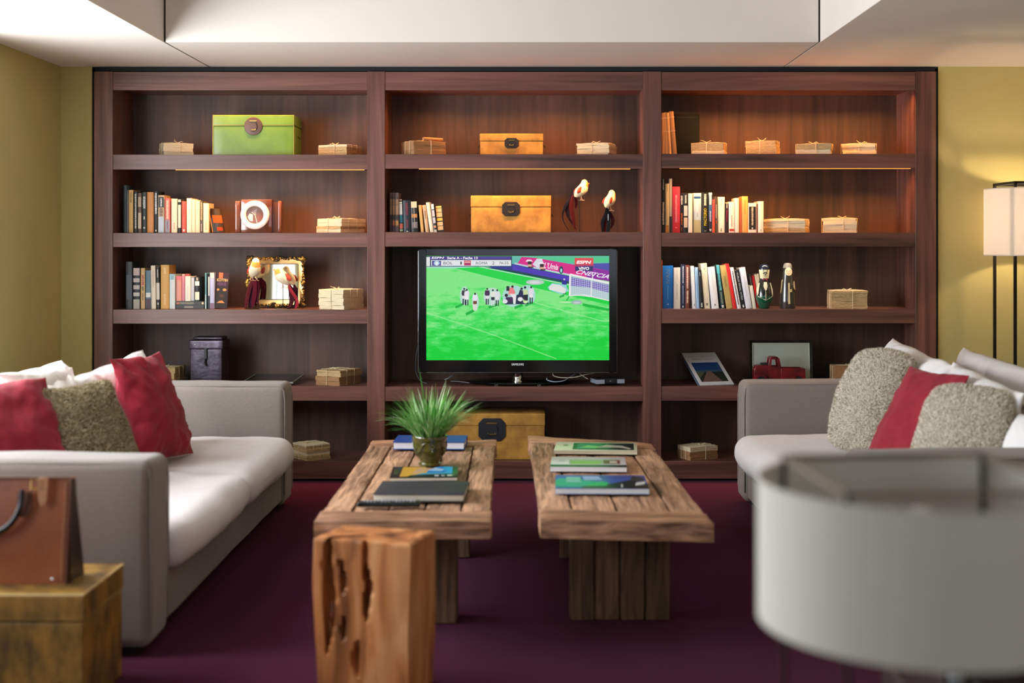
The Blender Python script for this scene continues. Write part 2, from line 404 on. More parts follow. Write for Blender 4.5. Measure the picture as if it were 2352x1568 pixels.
table('reclaimed wood coffee table carrying three magazines in a column', [(.034, 4.25), (.585, 4.19), (.54, 5.88), (-.01, 6.10)], TZ, .062, .11, .17,
      [(.135, .488, 4.56, .12), (.12, .47, 5.45, .12)], 2, 8)

# ---------------------------------------------------------------- carved stump stool
def stump():
    o = thing('stump_stool', 'square hardwood stump with deep natural hollows, before the left table', 'stool', (-.475, 3.87, 0))
    fl, fr, br, bl = (-.636, 3.83), (-.348, 3.745), (-.282, 3.93), (-.575, 4.0)
    NZ, NS = 60, 40; vs = []; fs = []; ztop = .45
    ring = []
    for (a, b, n) in ((fl, fr, NS), (fr, br, 16), (br, bl, 20), (bl, fl, 12)):
        for i in range(n): ring.append((a[0]+(b[0]-a[0])*i/n, a[1]+(b[1]-a[1])*i/n, (a, b), i/n))
    cxy = Vector((-.46, 3.876))
    holl = [(.17, .13, .055, .30, .07), (.13, .27, .03, .12, .07), (.44, .34, .035, .10, .05), (.55, .14, .04, .16, .075), (.30, .10, .022, .10, .045), (.29, .255, .02, .06, .05), (.54, .03, .03, .08, .04)]
    m = len(ring)
    for j in range(NZ+1):
        z = ztop*j/NZ
        for x, y, (a, b), t in ring:
            p = Vector((x, y)); d = (p-cxy)
            p = cxy+d*(1-.06*(1-z/ztop))
            nn = noise.noise(Vector((x*9, y*9, z*5)))*.009+noise.noise(Vector((x*22, y*22, z*7)))*.003
            inn = 0
            if a == fl:
                for hx, hz, hw, hh, dd in holl:
                    wob = .03*noise.noise(Vector((z*14, hx*9, 0)))
                    q = ((t-hx-wob)/hw)**2+((ztop-z-hz)/(hh*.55))**2
                    inn = max(inn, dd*max(0, 1-q)**.6)
            nd = d.normalized(); p = p+nd*nn
            p.y += inn
            vs.append((p.x+.475, p.y-3.87, z+(.006*noise.noise(Vector((x*12, y*12, 3))) if j == NZ else 0)))
    for j in range(NZ):
        for i in range(m): fs.append((j*m+i, j*m+(i+1) % m, (j+1)*m+(i+1) % m, (j+1)*m+i))
    # top disc rings
    c0 = len(vs); prev = NZ*m
    for k, sc in enumerate((.97, .85, .6, .3)):
        b0 = len(vs)
        for i in range(m):
            x, y, z = vs[NZ*m+i]; X_, Y_ = x*sc+.0, y*sc
            dz = -.028*max(0, 1-((X_-.075)/.04)**2-((Y_+.01)/.03)**2)
            vs.append((X_, Y_, ztop+.003+dz))
        for i in range(m): fs.append((prev+i, prev+(i+1) % m, b0+(i+1) % m, b0+i))
        prev = b0
    vs.append((0, 0, ztop+.003)); fs += [(prev+i, prev+(i+1) % m, len(vs)-1) for i in range(m)]
    vs.append((0, 0, 0)); fs += [((i+1) % m, i, len(vs)-1) for i in range(m)]
    g = MB(); g.add(vs, fs, 0, True)
    mt, nt, b = newmat('stump_wood'); tc = N(nt, 'ShaderNodeTexCoord'); mp = N(nt, 'ShaderNodeMapping'); mp.inputs['Scale'].default_value = (11, 11, 2.2)
    nt.links.new(tc.outputs['Object'], mp.inputs[0]); n1 = N(nt, 'ShaderNodeTexNoise', Scale=1.0, Detail=7, Distortion=1.2); nt.links.new(mp.outputs[0], n1.inputs[0])
    cr = N(nt, 'ShaderNodeValToRGB'); nt.links.new(n1.outputs[0], cr.inputs[0]); e = cr.color_ramp.elements
    e[0].position = .3; e[0].color = lin('#6a3c20'); e[1].position = .7; e[1].color = lin('#dda06a'); e2 = e.new(.5); e2.color = lin('#c27a44')
    nt.links.new(cr.outputs[0], b.inputs['Base Color']); b.inputs['Roughness'].default_value = .42
    bp = N(nt, 'ShaderNodeBump', Strength=.15, Distance=.01); nt.links.new(n1.outputs[0], bp.inputs['Height']); nt.links.new(bp.outputs[0], b.inputs['Normal'])
    g.build('stump_block', mt, o)
stump()

# ---------------------------------------------------------------- sofas
M_sfoot = mat('dark_foot', '#1c1715', .5)
def sofa(label, sgn, loc, L=2.48, dep=1.05):
    """front at local x=0 (sgn +1: the front faces +x), back at -dep"""
    t = thing('sofa', label, 'sofa', loc)
    def bx(nm, m, x0, x1, y0, y1, z0, z1, r, **k):
        g = MB(); a, b = sorted((x0*sgn, x1*sgn)); g.rbox(a, b, y0, y1, z0, z1, r, **k); return g.build(nm, m, t)
    def piping(nm, pts): g = MB(); g.tube([(x*sgn, y, z) for x, y, z in pts], .0035, seg=6); return g.build(nm, M_linen, t)
    A = .22; az = .625
    for y0, y1 in ((0, A), (L-A, L)):
        bx('arm', M_linen, -dep, 0, y0, y1, .03, az, .035, n=12, noise_amp=.006, ns=4, seed=y0, puff=(0, 0, .006))
        for yy in (y0+.012, y1-.012):
            piping('piping', [(-dep+.05, yy, az-.009), (-.4, yy, az-.007), (-.03, yy, az-.010), (-.008, yy, az-.03), (-.002, yy, az-.08), (-.002, yy, .08)])
    bx('backrest', M_linen, -dep-.0, -dep+.22, A+.002, L-A-.002, .03, .66, .05, n=12, noise_amp=.006, ns=4)
    bx('base_frame', M_linen, -dep+.222, -.015, A+.002, L-A-.002, .05, .215, .02, n=14, noise_amp=.004, ns=4)
    mid = L/2+.02
    for y0, y1, sd in ((A+.006, mid-.008, 1), (mid+.008, L-A-.006, 5)):
        o = bx('seat_cushion', M_seat, -dep+.225, .055, y0, y1, .218, .375, .07, n=16, noise_amp=.010, ns=5, seed=sd, puff=(.02, .0, .022), wr=.003)
    for x in (-.08, -dep+.08):
        for y in (.08, L-.08):
            g = MB(); g.box(x*sgn-.025, x*sgn+.025, y-.025, y+.025, 0, .035); g.build('foot', M_sfoot, t)
    return t
sofa('greige linen sofa on the left, nearer arm behind the leather bag', 1, (-1.205, 4.14, 0))
sofa('greige linen sofa on the right, partly behind the big lamp shade', -1, (1.06, 4.22, 0), dep=1.1)

def pillow(name, label, m, w_, h_, t_, loc, yaw, lean=0, roll=0, seed=0, wr=.006, pinch=.07, cat='cushion', group=None, piping=None, power=.5, n=44, rnd=0):
    g = MB(); vs = []; idx = {}; fs = []
    for s in (-1, 1):
        for j in range(n+1):
            for i in range(n+1):
                edge = i in (0, n) or j in (0, n)
                if s == 1 and edge: idx[(s, i, j)] = idx[(-1, i, j)]; continue
                u = math.sin((i/n*2-1)*PI/2); v = math.sin((j/n*2-1)*PI/2)
                x = u*w_/2*(1-pinch*u*u*(1-v*v)); z = v*h_/2*(1-pinch*v*v*(1-u*u))
                if rnd: x *= 1-rnd*(u*v)**2; z *= 1-rnd*(u*v)**2
                th = t_/2*(max(0, 1-u*u)*max(0, 1-v*v))**power
                # creases run in from the corners and along the seams
                cr = noise.noise(Vector((x*9+seed, z*9, s*3)))*wr*1.5
                a = math.atan2(z, x); rr = math.hypot(u, v)
                cr += wr*1.2*noise.noise(Vector((a*7+seed*3, rr*1.3, s)))*min(1, rr)**1.5
                cr += wr*.5*noise.noise(Vector((x*26, z*26, seed)))
                fall = min(1, th/(t_*.12))
                y = s*(th+cr*fall)
                x += .012*noise.noise(Vector((z*5, seed, 1))); z += .012*noise.noise(Vector((x*5, seed, 7)))
                vs.append((x, y, z+h_/2)); idx[(s, i, j)] = len(vs)-1
    for s in (-1, 1):
        for j in range(n):
            for i in range(n):
                q = (idx[(s, i, j)], idx[(s, i+1, j)], idx[(s, i+1, j+1)], idx[(s, i, j+1)]); fs.append(q if s < 0 else q[::-1])
    g.add(vs, fs, 0, True)
    o = g.build(name, m, None, loc, (R(lean), R(roll), R(yaw)))
    tag(o, label, cat, group)
    if piping:
        per = [(i, 0) for i in range(n)]+[(n, j) for j in range(n)]+[(i, n) for i in range(n, 0, -1)]+[(0, j) for j in range(n, -1, -1)]
        pp = [vs[idx[(-1, i, j)]] for i, j in per]
        g2 = MB(); g2.tube(pp, .004, seg=6, cap=False); g2.build('seam_piping', piping, o)
    return o, vs
def fur(o, vs, m, cnt, ln, seed, fold=1.0):
    """shaggy pile: short curled strands standing on the cushion, too many to count"""
    rs = random.Random(seed); me = o.data; g = MB(); polys = list(me.polygons)
    areas = []; acc = 0
    for p in polys: acc += p.area; areas.append(acc)
    import bisect
    V = []; Fs = []
    for _ in range(cnt):
        p = polys[min(len(polys)-1, bisect.bisect(areas, rs.random()*acc))]
        c = [me.vertices[i].co for i in p.vertices]; a, b = rs.random(), rs.random()
        q = (c[0]*(1-a)+c[1]*a)*(1-b)+(c[-1]*(1-a)+c[2 if len(c) > 3 else 1]*a)*b
        nrm = p.normal.copy(); nrm = -nrm if nrm.y*q.y < 0 and abs(nrm.y) > .05 else nrm; t = Vector((rs.uniform(-1, 1), rs.uniform(-1, 1), rs.uniform(-1, 1))); t = (t-nrm*t.dot(nrm)).normalized()
        s = t.cross(nrm)*rs.uniform(.0005, .0011); l = ln*rs.uniform(.6, 1.3)
        pts = [q-nrm*.001, q+nrm*l*.5+t*l*.3, q+nrm*l*.75+t*l*.9]
        k = len(V); V += [pts[0]-s, pts[0]+s, pts[1]-s, pts[1]+s, pts[2]]; Fs += [(k, k+1, k+3, k+2), (k+2, k+3, k+4)]
    g.add(V, Fs, 0, False); f = g.build('shaggy_pile', m, o); f['kind'] = 'stuff'
def furmat(name, cols):
    m, nt, b = newmat(name); g = N(nt, 'ShaderNodeNewGeometry'); cr = N(nt, 'ShaderNodeValToRGB'); nt.links.new(g.outputs['Random Per Island'], cr.inputs[0])
    cr.color_ramp.elements[0].color = lin(cols[0]); cr.color_ramp.elements[1].color = lin(cols[-1])
    for i, c in enumerate(cols[1:-1]): cr.color_ramp.elements.new((i+1)/(len(cols)-1)).color = lin(c)
    nt.links.new(cr.outputs[0], b.inputs['Base Color']); b.inputs['Roughness'].default_value = .9; b.inputs['Specular IOR Level'].default_value = .1
    return m
M_furd = furmat('shaggy_brown', ['#3d3424', '#7a6b4d', '#a39370', '#c2b492', '#d9cfb4'])
M_furl = furmat('shaggy_cream', ['#4a3c2c', '#cfc2a8', '#e0d5c0', '#e9dfcc', '#f0e8d8', '#f4ecdd'])
M_fbd = mat('pile_backing_brown', '#7f7256', .95); M_fbl = mat('pile_backing_cream', '#c9c1b2', .95)
SZ = .385
# left sofa: white back cushions, then red, shaggy, red
pillow('back_cushion', 'white cotton cushion at the far end of the left sofa, highest of the row', M_white, .86, .455, .20, (-1.72, 5.70, SZ-.02), 86, -15, -4, 1, wr=.012, rnd=.06, piping=M_white)
pillow('back_cushion', 'white cushion in the middle of the left sofa, behind the shaggy cushion', M_white, .62, .42, .20, (-1.82, 5.12, SZ-.01), 88, -13, -2, 2, wr=.012, piping=M_white)
pillow('back_cushion', 'white rounded cushion at the left photo edge on the left sofa', M_white, .66, .16, .22, (-1.96, 5.22, .665), 90, -12, 0, 5, wr=.008)
pillow('throw_cushion', 'red velvet cushion with a folded corner, farther of two on the left sofa', M_red, .40, .475, .16, (-1.53, 5.54, SZ+.01), 76, -20, 0, 3, wr=.016)
o, vs = pillow('throw_cushion', 'shaggy brown cushion between the two red ones on the left sofa', M_fbd, .40, .41, .14, (-1.61, 4.98, SZ+.012), 66, -26, 0, 4, wr=.004)
fur(o, vs, M_furd, 46000, .016, 1)
pillow('throw_cushion', 'red velvet cushion just behind the near arm of the left sofa', M_red, .48, .48, .15, (-1.80, 4.62, SZ+.01), 52, -30, 0, 8, wr=.012)
# right sofa
pillow('back_cushion', 'long white cushion on the right sofa, its corner the highest', M_white, .86, .49, .24, (1.66, 5.98, SZ-.02), -88, -14, 4, 11, wr=.012, rnd=.05)
pillow('back_cushion', 'white cushion on the right sofa behind the red one', M_white, .84, .465, .20, (1.68, 5.16, SZ-.03), -90, -14, 3, 12, wr=.010, rnd=.05)
pillow('back_cushion', 'beige cushion lying on top of the right sofa backrest', M_seat, .90, .16, .17, (1.97, 5.62, .668), -88, -20, 2, 13, wr=.006)
pillow('back_cushion', 'blue-white cushion at the right photo edge on the right sofa', M_white, .34, .34, .14, (1.72, 4.62, SZ-.01), -80, -14, 0, 15, wr=.006)
o, vs = pillow('throw_cushion', 'shaggy cream cushion leaning at the far end of the right sofa', M_fbl, .37, .48, .22, (1.435, 5.80, SZ+.01), -64, -25, 0, 16, wr=.004, pinch=0, rnd=.13, power=.42)
fur(o, vs, M_furl, 52000, .015, 2)
pillow('throw_cushion', 'red velvet cushion between the two shaggy ones on the right sofa', M_red, .42, .47, .12, (1.43, 5.24, SZ+.01), -74, -30, 0, 17, wr=.008)
o, vs = pillow('throw_cushion', 'shaggy cream cushion on the right sofa, nearest its near arm', M_fbl, .37, .42, .19, (1.54, 4.80, SZ+.005), -52, -24, 0, 18, wr=.004, pinch=0, rnd=.12, power=.42)
fur(o, vs, M_furl, 46000, .014, 3)

# ---------------------------------------------------------------- trunk with the leather bag
M_trunk = mat('brown_gold_hide', '#a3792f', .5, var=.5, vs=16, bump=.25, bs=60, h2='#5b4320', stretch=(1, 1, .5))
t = thing('storage_trunk', 'mottled golden-brown hide trunk carrying the leather bag', 'trunk', (-1.56, 3.634, 0))
g = MB(); g.rbox(-.31, .314, .004, .352, 0, .262, .008, n=10, noise_amp=.002, ns=10); g.build('body', M_trunk, t)
g = MB(); g.rbox(-.314, .318, 0, .356, .2625, .34, .008, n=10, noise_amp=.002, ns=10); l = g.build('lid', M_trunk, t)
g = MB()
for i in range(90): x = -.30+i*.0067; g.box(x, x+.004, -.0012, .001, .271, .2722)
for i in range(50): y = .01+i*.0067; g.box(.317, .3192, y, y+.004, .271, .2722)
g.build('stitching', P('#c7a765', .8), l)
g = MB(); g.tube([(-.31, .002, .3375), (.314, .002, .3375), (.316, .354, .3375)], .0035, seg=6); g.build('edge_welt', mat('worn_welt', '#d9b97c', .5), l)
M_lea = mat('tan_leather', '#9b5632', .38, var=.35, vs=5, bump=.12, bs=160, h2='#7a3d22')
M_leac = mat('cognac_edge', '#5c3122', .45); M_leas = mat('strap_leather', '#b07a56', .4); M_lead = mat('dark_leather', '#2e1d1a', .4, bump=.1, bs=200); M_leab = mat('black_strap', '#17171b', .22)
b_ = thing('leather_bag', 'tan leather satchel bag standing on the golden trunk', 'bag', (-1.53, 3.80, .3405))
g = MB(); vs = []
# body wedge: front panel leans back, narrow top
n_ = 12
for i in range(n_+1):
    x = -.2+.4*i/n_
    for j in range(n_+1):
        z = .295*j/n_; y = -.062+.045*(z/.295)+.004*math.sin(x*12)*(1-z/.295)-.012*math.sin(PI*j/n_)*(1-(x/.2)**2)
        vs.append((x, y, z))
k0 = len(vs)
for i in range(n_+1):
    x = -.2+.4*i/n_
    for j in range(n_+1):
        z = .295*j/n_; vs.append((x, .062-.045*(z/.295), z))
fs = []
for i in range(n_):
    for j in range(n_):
        a = i*(n_+1)+j; fs.append((a, a+n_+1, a+n_+2, a+1)); fs.append((k0+a, k0+a+1, k0+a+n_+2, k0+a+n_+1))
for i in range(n_): a = i*(n_+1); fs.append((a, a+k0, a+k0+n_+1, a+n_+1)); a += n_; fs.append((a, a+n_+1, a+k0+n_+1, a+k0))
g.add(vs, fs, 0, True); g.build('front_and_back_panels', M_lea, b_)
for s in (-1, 1):
    g = MB(); q = []
    for j in range(11):
        z = .29*j/10; hy = .060-.045*(z/.295)
        q.append([(s*(.199+(.012-.03*math.sin(PI*j/10)*0)*(1-j/10) if k != 1 else .199+.002-.0*j), y, z) for k, y in enumerate((-hy, 0, hy))])
    vs = [p for r_ in q for p in r_]; fs = []
    for j in range(10):
        for k in range(2): a = j*3+k; fs.append((a, a+1, a+4, a+3))
    g.add(vs, fs, 0, True); g.build('side_gusset', M_lead, b_)
g = MB(); g.tube([(.2, -.060+.045*j/12-.003, .295*j/12) for j in range(13)], .0042, seg=6); g.tube([(-.2, -.060+.045*j/12-.003, .295*j/12) for j in range(13)], .0042, seg=6)
g.tube([(-.2, -.018, .297), (.2, -.018, .297)], .004, seg=6); g.build('edge_piping', M_leac, b_)
g = MB()
for j in range(40): z = .01+j*.007; g.box(.186, .1875, -.066+.045*z/.295-.0045, -.060+.045*z/.295, z, z+.004)
g.build('stitching', P('#c9a27c', .8), b_)
def tabpts(w_, l_): return [(-w_/2, 0), (w_/2, 0), (w_/2, -l_*.75), (w_*.2, -l_), (-w_*.2, -l_), (-w_/2, -l_*.75)]
def tab(px, py, w_, l_, m, nm, proud=.004):
    x = px*1.0; z = py
    Tm = Matrix.Translation((x, -.030-(.295-z)*.152-proud, z)) @ Matrix.Rotation(R(-8.7), 4, 'X')
    g = MB(); g.prism(tabpts(w_, l_), -.002, .002, T=Tm); return g.build(nm, m, b_, bevel=.001)
tab(.075, .262, .042, .072, M_leac, 'strap_patch', .008); tab(-.12, .262, .042, .072, M_leac, 'strap_patch', .008)
tab(.128, .302, .026, .08, M_leas, 'closing_strap', .010); tab(-.17, .302, .026, .08, M_leas, 'closing_strap', .010)
for x in (.108, -.19):
    bk = MB(); bk.tube([(x-.012, -.052, .272), (x+.012, -.052, .272), (x+.012, -.05, .298), (x-.012, -.05, .298), (x-.012, -.052, .272)], .0022, seg=6, cap=False); bk.build('buckle', M_brass, b_)
pts = []
for i in range(21):
    a = PI*i/20; pts.append((-.022+.097*math.cos(a), -.062-.014*math.sin(a), .272-.125*math.sin(a)**.8))
g = MB(); g.tube(pts, [.009 if 2 < i < 18 else .007 for i in range(21)], seg=8); g.build('handle', M_leab, b_)
g = MB(); g.sphere((.165, -.072, .018), .005, mi=0); g.sphere((-.165, -.072, .018), .005, mi=0); g.build('rivet', M_chrome, b_)

# ---------------------------------------------------------------- lamps
def shade_mat(name, h, tr):
    m, nt, b = newmat(name); nt.nodes.remove(b)
    d = N(nt, 'ShaderNodeBsdfDiffuse'); d.inputs[0].default_value = lin(h); t_ = N(nt, 'ShaderNodeBsdfTranslucent'); t_.inputs[0].default_value = lin(h)
    mx = N(nt, 'ShaderNodeMixShader'); mx.inputs[0].default_value = tr
    nt.links.new(d.outputs[0], mx.inputs[1]); nt.links.new(t_.outputs[0], mx.inputs[2]); nt.links.new(mx.outputs[0], nt.nodes['Material Output'].inputs[0]); return m
def lamp(label, loc, rad, z0, z1, sq, ztop, yaw, sm, power, rr=.007, bm=None):
    t = thing('floor_lamp', label, 'lamp', loc, R(yaw))
    g = MB(); seg = 72; vs = []; fs = []
    for z, r_ in ((z0, rad), (z1, rad), (z1, rad-.002), (z0, rad-.002)):
        for k in range(seg): a = 2*PI*k/seg; vs.append((r_*math.cos(a), r_*math.sin(a), z))
    for q in range(4):
        q2 = (q+1) % 4
        for k in range(seg): k2 = (k+1) % seg; fs.append((q*seg+k, q*seg+k2, q2*seg+k2, q2*seg+k))
    g.add(vs, fs, 0, True); sh = g.build('lamp_shade', sm, t)
    g = MB()
    for z in (z0+.004, z1-.004): g.tube([((rad-.005)*math.cos(2*PI*k/48), (rad-.005)*math.sin(2*PI*k/48), z) for k in range(49)], .003, seg=6, cap=False)
    g.build('shade_ring', P('#c9bfae', .6), sh)
    h = sq/2
    for sx in (-1, 1):
        for sy in (-1, 1):
            g = MB(); g.box(sx*h-rr, sx*h+rr, sy*h-rr, sy*h+rr, 0, ztop); g.build('pole', M_rod, t)
    for z, nm in ((ztop-rr, 'top_frame'), (rr, 'foot_frame')):
        g = MB(); g.box(-h, h, -h-rr, -h+rr, z-rr, z+rr); g.box(-h, h, h-rr, h+rr, z-rr, z+rr); g.box(-h-rr, -h+rr, -h, h, z-rr, z+rr); g.box(h-rr, h+rr, -h, h, z-rr, z+rr); g.build(nm, bm or M_rod, t)
    g = MB(); zc = (z0+z1)/2
    g.box(-h, h, -.006, .006, z0+.03, z0+.042); g.lathe([(.02, z0+.04), (.02, z0+.09), (.016, z0+.1)], seg=16); g.build('bulb_holder', M_rod, t)
    g = MB(); g.sphere((0, 0, z0+.13), .03, .03, .035)
    if power:
        g.build('bulb', mat('glowing_bulb', '#ffd9a0', .5, emis=12), t)
        l = bpy.data.lights.new('bulb_light', 'POINT'); l.energy = power; l.color = (1, .76, .5); l.shadow_soft_size = .035
        lo = bpy.data.objects.new('bulb_light', l); COL.objects.link(lo); lo.parent = t; lo.location = (0, 0, z0+.185)
    else: g.build('bulb', P('#e6e2d8', .3), t)
lamp('lit floor lamp with pinkish-white drum shade before the green wall', (2.672, 6.95, 0), .248, 1.2525, 1.609, .30, 1.642, 0, shade_mat('lit_shade_fabric', '#f6f0ea', .66), 12.5)
lamp('unlit lamp with large pale drum shade in the right foreground', (.568, 1.90, 0), .235, .768, .972, .32, .985, 4, shade_mat('pale_shade_fabric', '#e2dfd4', .16), 0, .0033, bm=mat('aged_brass_bar', '#6d6250', .5, metal=.3))
t = thing('black_trunk', 'dark trunk almost hidden under the near lamp shade, lower right corner', 'trunk', (1.05, 2.62, 0))
g = MB(); g.rbox(-.29, .3, -.22, .22, 0, .42, .01); g.build('body', M_lead, t)
g = MB(); g.rbox(-.295, .305, -.225, .225, .4205, .54, .012); l = g.build('lid', M_lead, t)
g = MB(); g.rbox(-.285, -.255, -.235, -.2255, .36, .53, .004); g.sphere((-.235, -.23, .505), .007); g.build('corner_clasp', mat('dull_steel', '#8d8f92', .35, metal=.9), t)

# ---------------------------------------------------------------- books
def marks(g, w_, z0, z1, y, mi, rs, fw=.5):
    """a line of lettering too small to read: a row of short strokes running up the spine"""
    z = z0
    while z < z1-.002:
        l = rs.uniform(.0025, .006)
        g.box(-w_*fw/2*rs.uniform(.7, 1), w_*fw/2*rs.uniform(.7, 1), y-.0004, y, z, min(z+l, z1), mi); z += l+rs.uniform(.0012, .0025)
def book(label, x0, x1, ytop, base, zb, dx=0, col='#ffffff', bands=(), ttl=(), Y=None, d=None, group=None, txt=None, scale=D+.03):
    rs = random.Random(int(x0*10)+int(ytop)); Y = Y or D+rs.uniform(.075, .09); d = d or rs.uniform(.12, .15)
    w_ = (x1-x0)*Y/F*.985; h_ = (base-ytop)*Y/F; th = math.atan2(dx*Y/F, h_); h_ = h_/math.cos(th)
    xc = X((x0+x1)/2, Y)
    o = thing('book', label, 'book', (xc, Y, zb+w_/2*abs(math.sin(th))+.0006), (0, th, 0), group)
    cv = col; cols = [cv]; mats = [P(cv, .45)]
    def mi(c):
        if c not in cols: cols.append(c); mats.append(P(c, .45))
        return cols.index(c)
    t_ = min(.0018, w_*.15); g = MB(); hw = w_/2
    g.add([(-hw, t_, 0), (-hw*.8, 0, 0), (hw*.8, 0, 0), (hw, t_, 0), (hw, 2*t_, 0), (-hw, 2*t_, 0)]+[(-hw, t_, h_), (-hw*.8, 0, h_), (hw*.8, 0, h_), (hw, t_, h_), (hw, 2*t_, h_), (-hw, 2*t_, h_)],
          [(0, 1, 7, 6), (1, 2, 8, 7), (2, 3, 9, 8), (3, 4, 10, 9), (4, 5, 11, 10), (5, 0, 6, 11), (0, 5, 4, 3, 2, 1), (6, 7, 8, 9, 10, 11)])
    g.box(-hw, -hw+t_*.7, t_, d, 0, h_); g.box(hw-t_*.7, hw, t_, d, 0, h_)
    for f0, f1, c in bands: g.box(-hw*.84, hw*.84, -.0005, .0004, h_*(1-f1), h_*(1-f0), mi(c))
    for f0, f1, c, fw in ttl: marks(g, w_, h_*(1-f1), h_*(1-f0), -.0006, mi(c), rs, fw)
    g.build('cover', mats, o)
    g = MB(); g.box(-hw+t_*.75, hw-t_*.75, 2*t_, d-.003, .002, h_-.0025); g.build('pages', M_paper, o)
    for s, f, c, hgt, wd, rt in (txt or ()):
        text(s, 'spine_lettering', P(c, .5), o, (0, -.0009, h_*(1-f)), rt, hgt*w_, wd*h_, extrude=.0002)
    return o
K = '#141517'; W_ = '#ece9e2'; CR = '#e9ddbf'
def row(rows, base, zb, where, group):
    for r_ in rows:
        book(r_[0]+', '+where, *r_[1:4], base, zb, **r_[4]) if False else book((r_[0]+' '+where), r_[1], r_[2], r_[3], r_[4].pop('base', base), r_[4].pop('zb', zb), group=group, **r_[4])
row([
 ('tall near-black book first from the left', 283.5, 291, 424, dict(col='#14262c')),
 ('thin dark grey book right of the near-black one', 291.5, 295.2, 436, dict(col='#4b4a45')),
 ('tall tan book with brown spine title', 295.6, 306, 435, dict(col='#cfa25f', ttl=[(.04, .3, '#7a5a2e', .4)])),
 ('black book with white script right of the tan one', 306.8, 316, 439, dict(col=K, ttl=[(.05, .9, '#cfc9bd', .45)])),
 ('brown and cream mottled book between two dark ones', 316.6, 325, 442, dict(col='#6c5143', bands=[(.1, .35, '#b79b7c'), (.5, .9, '#c5b192')])),
 ('dark green book with white title', 325.6, 337, 440, dict(col='#1d2a22', ttl=[(.1, .4, '#d8d8cc', .55), (.6, .67, '#d8d8cc', .3), (.86, .9, '#d8d8cc', .4)])),
 ('wide orange-tan book', 337.6, 353, 440, dict(col='#cf8640')),
 ('black book with long white title right of the orange one', 354, 362.2, 438, dict(col='#141414', ttl=[(.04, .55, W_, .6), (.92, .97, W_, .4)])),
 ('cream book with black title box and pale blue foot', 363, 377.5, 447, dict(col='#cfb18c', bands=[(.05, .33, K), (.58, 1, '#b7c8d8')], ttl=[(.08, .3, W_, .25), (.34, .56, '#5c3527', .6)])),
 ('salmon pink book with grey foot', 378.3, 391, 454, dict(col='#de6a62', bands=[(.63, 1, '#8c8f9c')], ttl=[(.06, .6, '#f6cfae', .5), (.66, .9, '#7b3a55', .25)])),
 ('thick cream book left of the black and cream one', 393.3, 407, 455, dict(col='#efe2c4', ttl=[(.7, .9, '#c2a881', .3)])),
 ('black book with cream panel and disc', 408.3, 416, 455, dict(col=K, bands=[(.03, .1, CR), (.18, .86, '#e8dcc2')])),
 ('coral red book', 416.6, 428, 461, dict(col='#d0523f', ttl=[(.1, .5, '#b03b2e', .3), (.9, .96, W_, .5)])),
 ('tall cream book right of the coral one', 428.6, 440, 454, dict(col='#ece3cf')),
 ('thin cream book second after the coral one', 440.3, 448, 457, dict(col='#e9dcbc')),
 ('cream book third after the coral one', 448.3, 459, 460, dict(col='#e6d5b2')),
 ('brown book with tan title', 459.5, 466, 461, dict(col='#4a3b2a', ttl=[(.03, .6, '#c9a569', .6), (.7, .95, '#b6a78c', .4)])),
 ('cream book last upright one of the row', 466.6, 479.5, 465.5, dict(col='#ecdfb9', ttl=[(.6, .9, '#d8b97e', .4)])),
], 533, T[2], 'on second shelf, left bay', 'books on the second shelf, left bay')
o = book('small dark and orange paperback leaning at the end of the row, second shelf, left bay', 489, 492, 478, 533, T[2], dx=-15, col='#2b2018', group='books on the second shelf, left bay', bands=[(0, 1, '#e08a45')], d=.085)
o.rotation_euler[2] = R(-38); o.location.x -= .004
g = MB(); g.box(.0043, .0048, .012, .078, .055, .1, 0); g.box(.0043, .0048, .03, .07, .01, .03, 1); g.build('cover_picture', [P('#c9542a'), P('#a3402a')], o)
row([
 ('tall dark slate book first from the left', 289, 304, 601.5, dict(col='#2c3438', bands=[(.28, .8, '#3a4450')])),
 ('book banded beige and black', 305, 322, 616.5, dict(col='#17171a', bands=[(0, .18, '#bda69f'), (.25, .35, '#c5b5ab'), (.42, .52, '#c0b2ac'), (.6, .69, '#c4bcb6'), (.77, 1, '#a9a294')])),
 ('tan book with red script', 323, 333, 616.5, dict(col='#d3ab74', ttl=[(.16, .42, '#b23a30', .6), (.45, .55, '#2a1d18', .5), (.6, .78, '#6c4a30', .3)])),
 ('blue-grey book with maroon foot', 334, 347, 621.5, dict(col='#5d7787', bands=[(.74, 1, '#3f1c2c'), (.58, .7, '#d5d2cc')])),
 ('cream book left of the black one with the oval', 347.6, 358, 610.5, dict(col='#e2d3bb', dx=-1.5, ttl=[(.1, .5, '#c59a86', .3)])),
 ('black book with long white oval', 358.6, 368, 614, dict(col=K, dx=-1.5, bands=[(.38, .78, '#cfc7b8')], ttl=[(.06, .25, '#c9bba8', .35), (.84, .9, W_, .4)])),
 ('thick golden ochre book', 369, 388.4, 609, dict(col='#cf9a4a', ttl=[(.07, .2, '#e6bf7c', .25), (.65, .9, '#e6bf7c', .25)])),
 ('pale blue and white book right of the ochre one', 389, 402, 630, dict(col='#cfd3d2', bands=[(0, .16, '#8fb4c0')], ttl=[(.05, .15, '#6c8f9c', .3)])),
], 710, T[3], 'on third shelf, left bay', 'books on the third shelf, left bay')
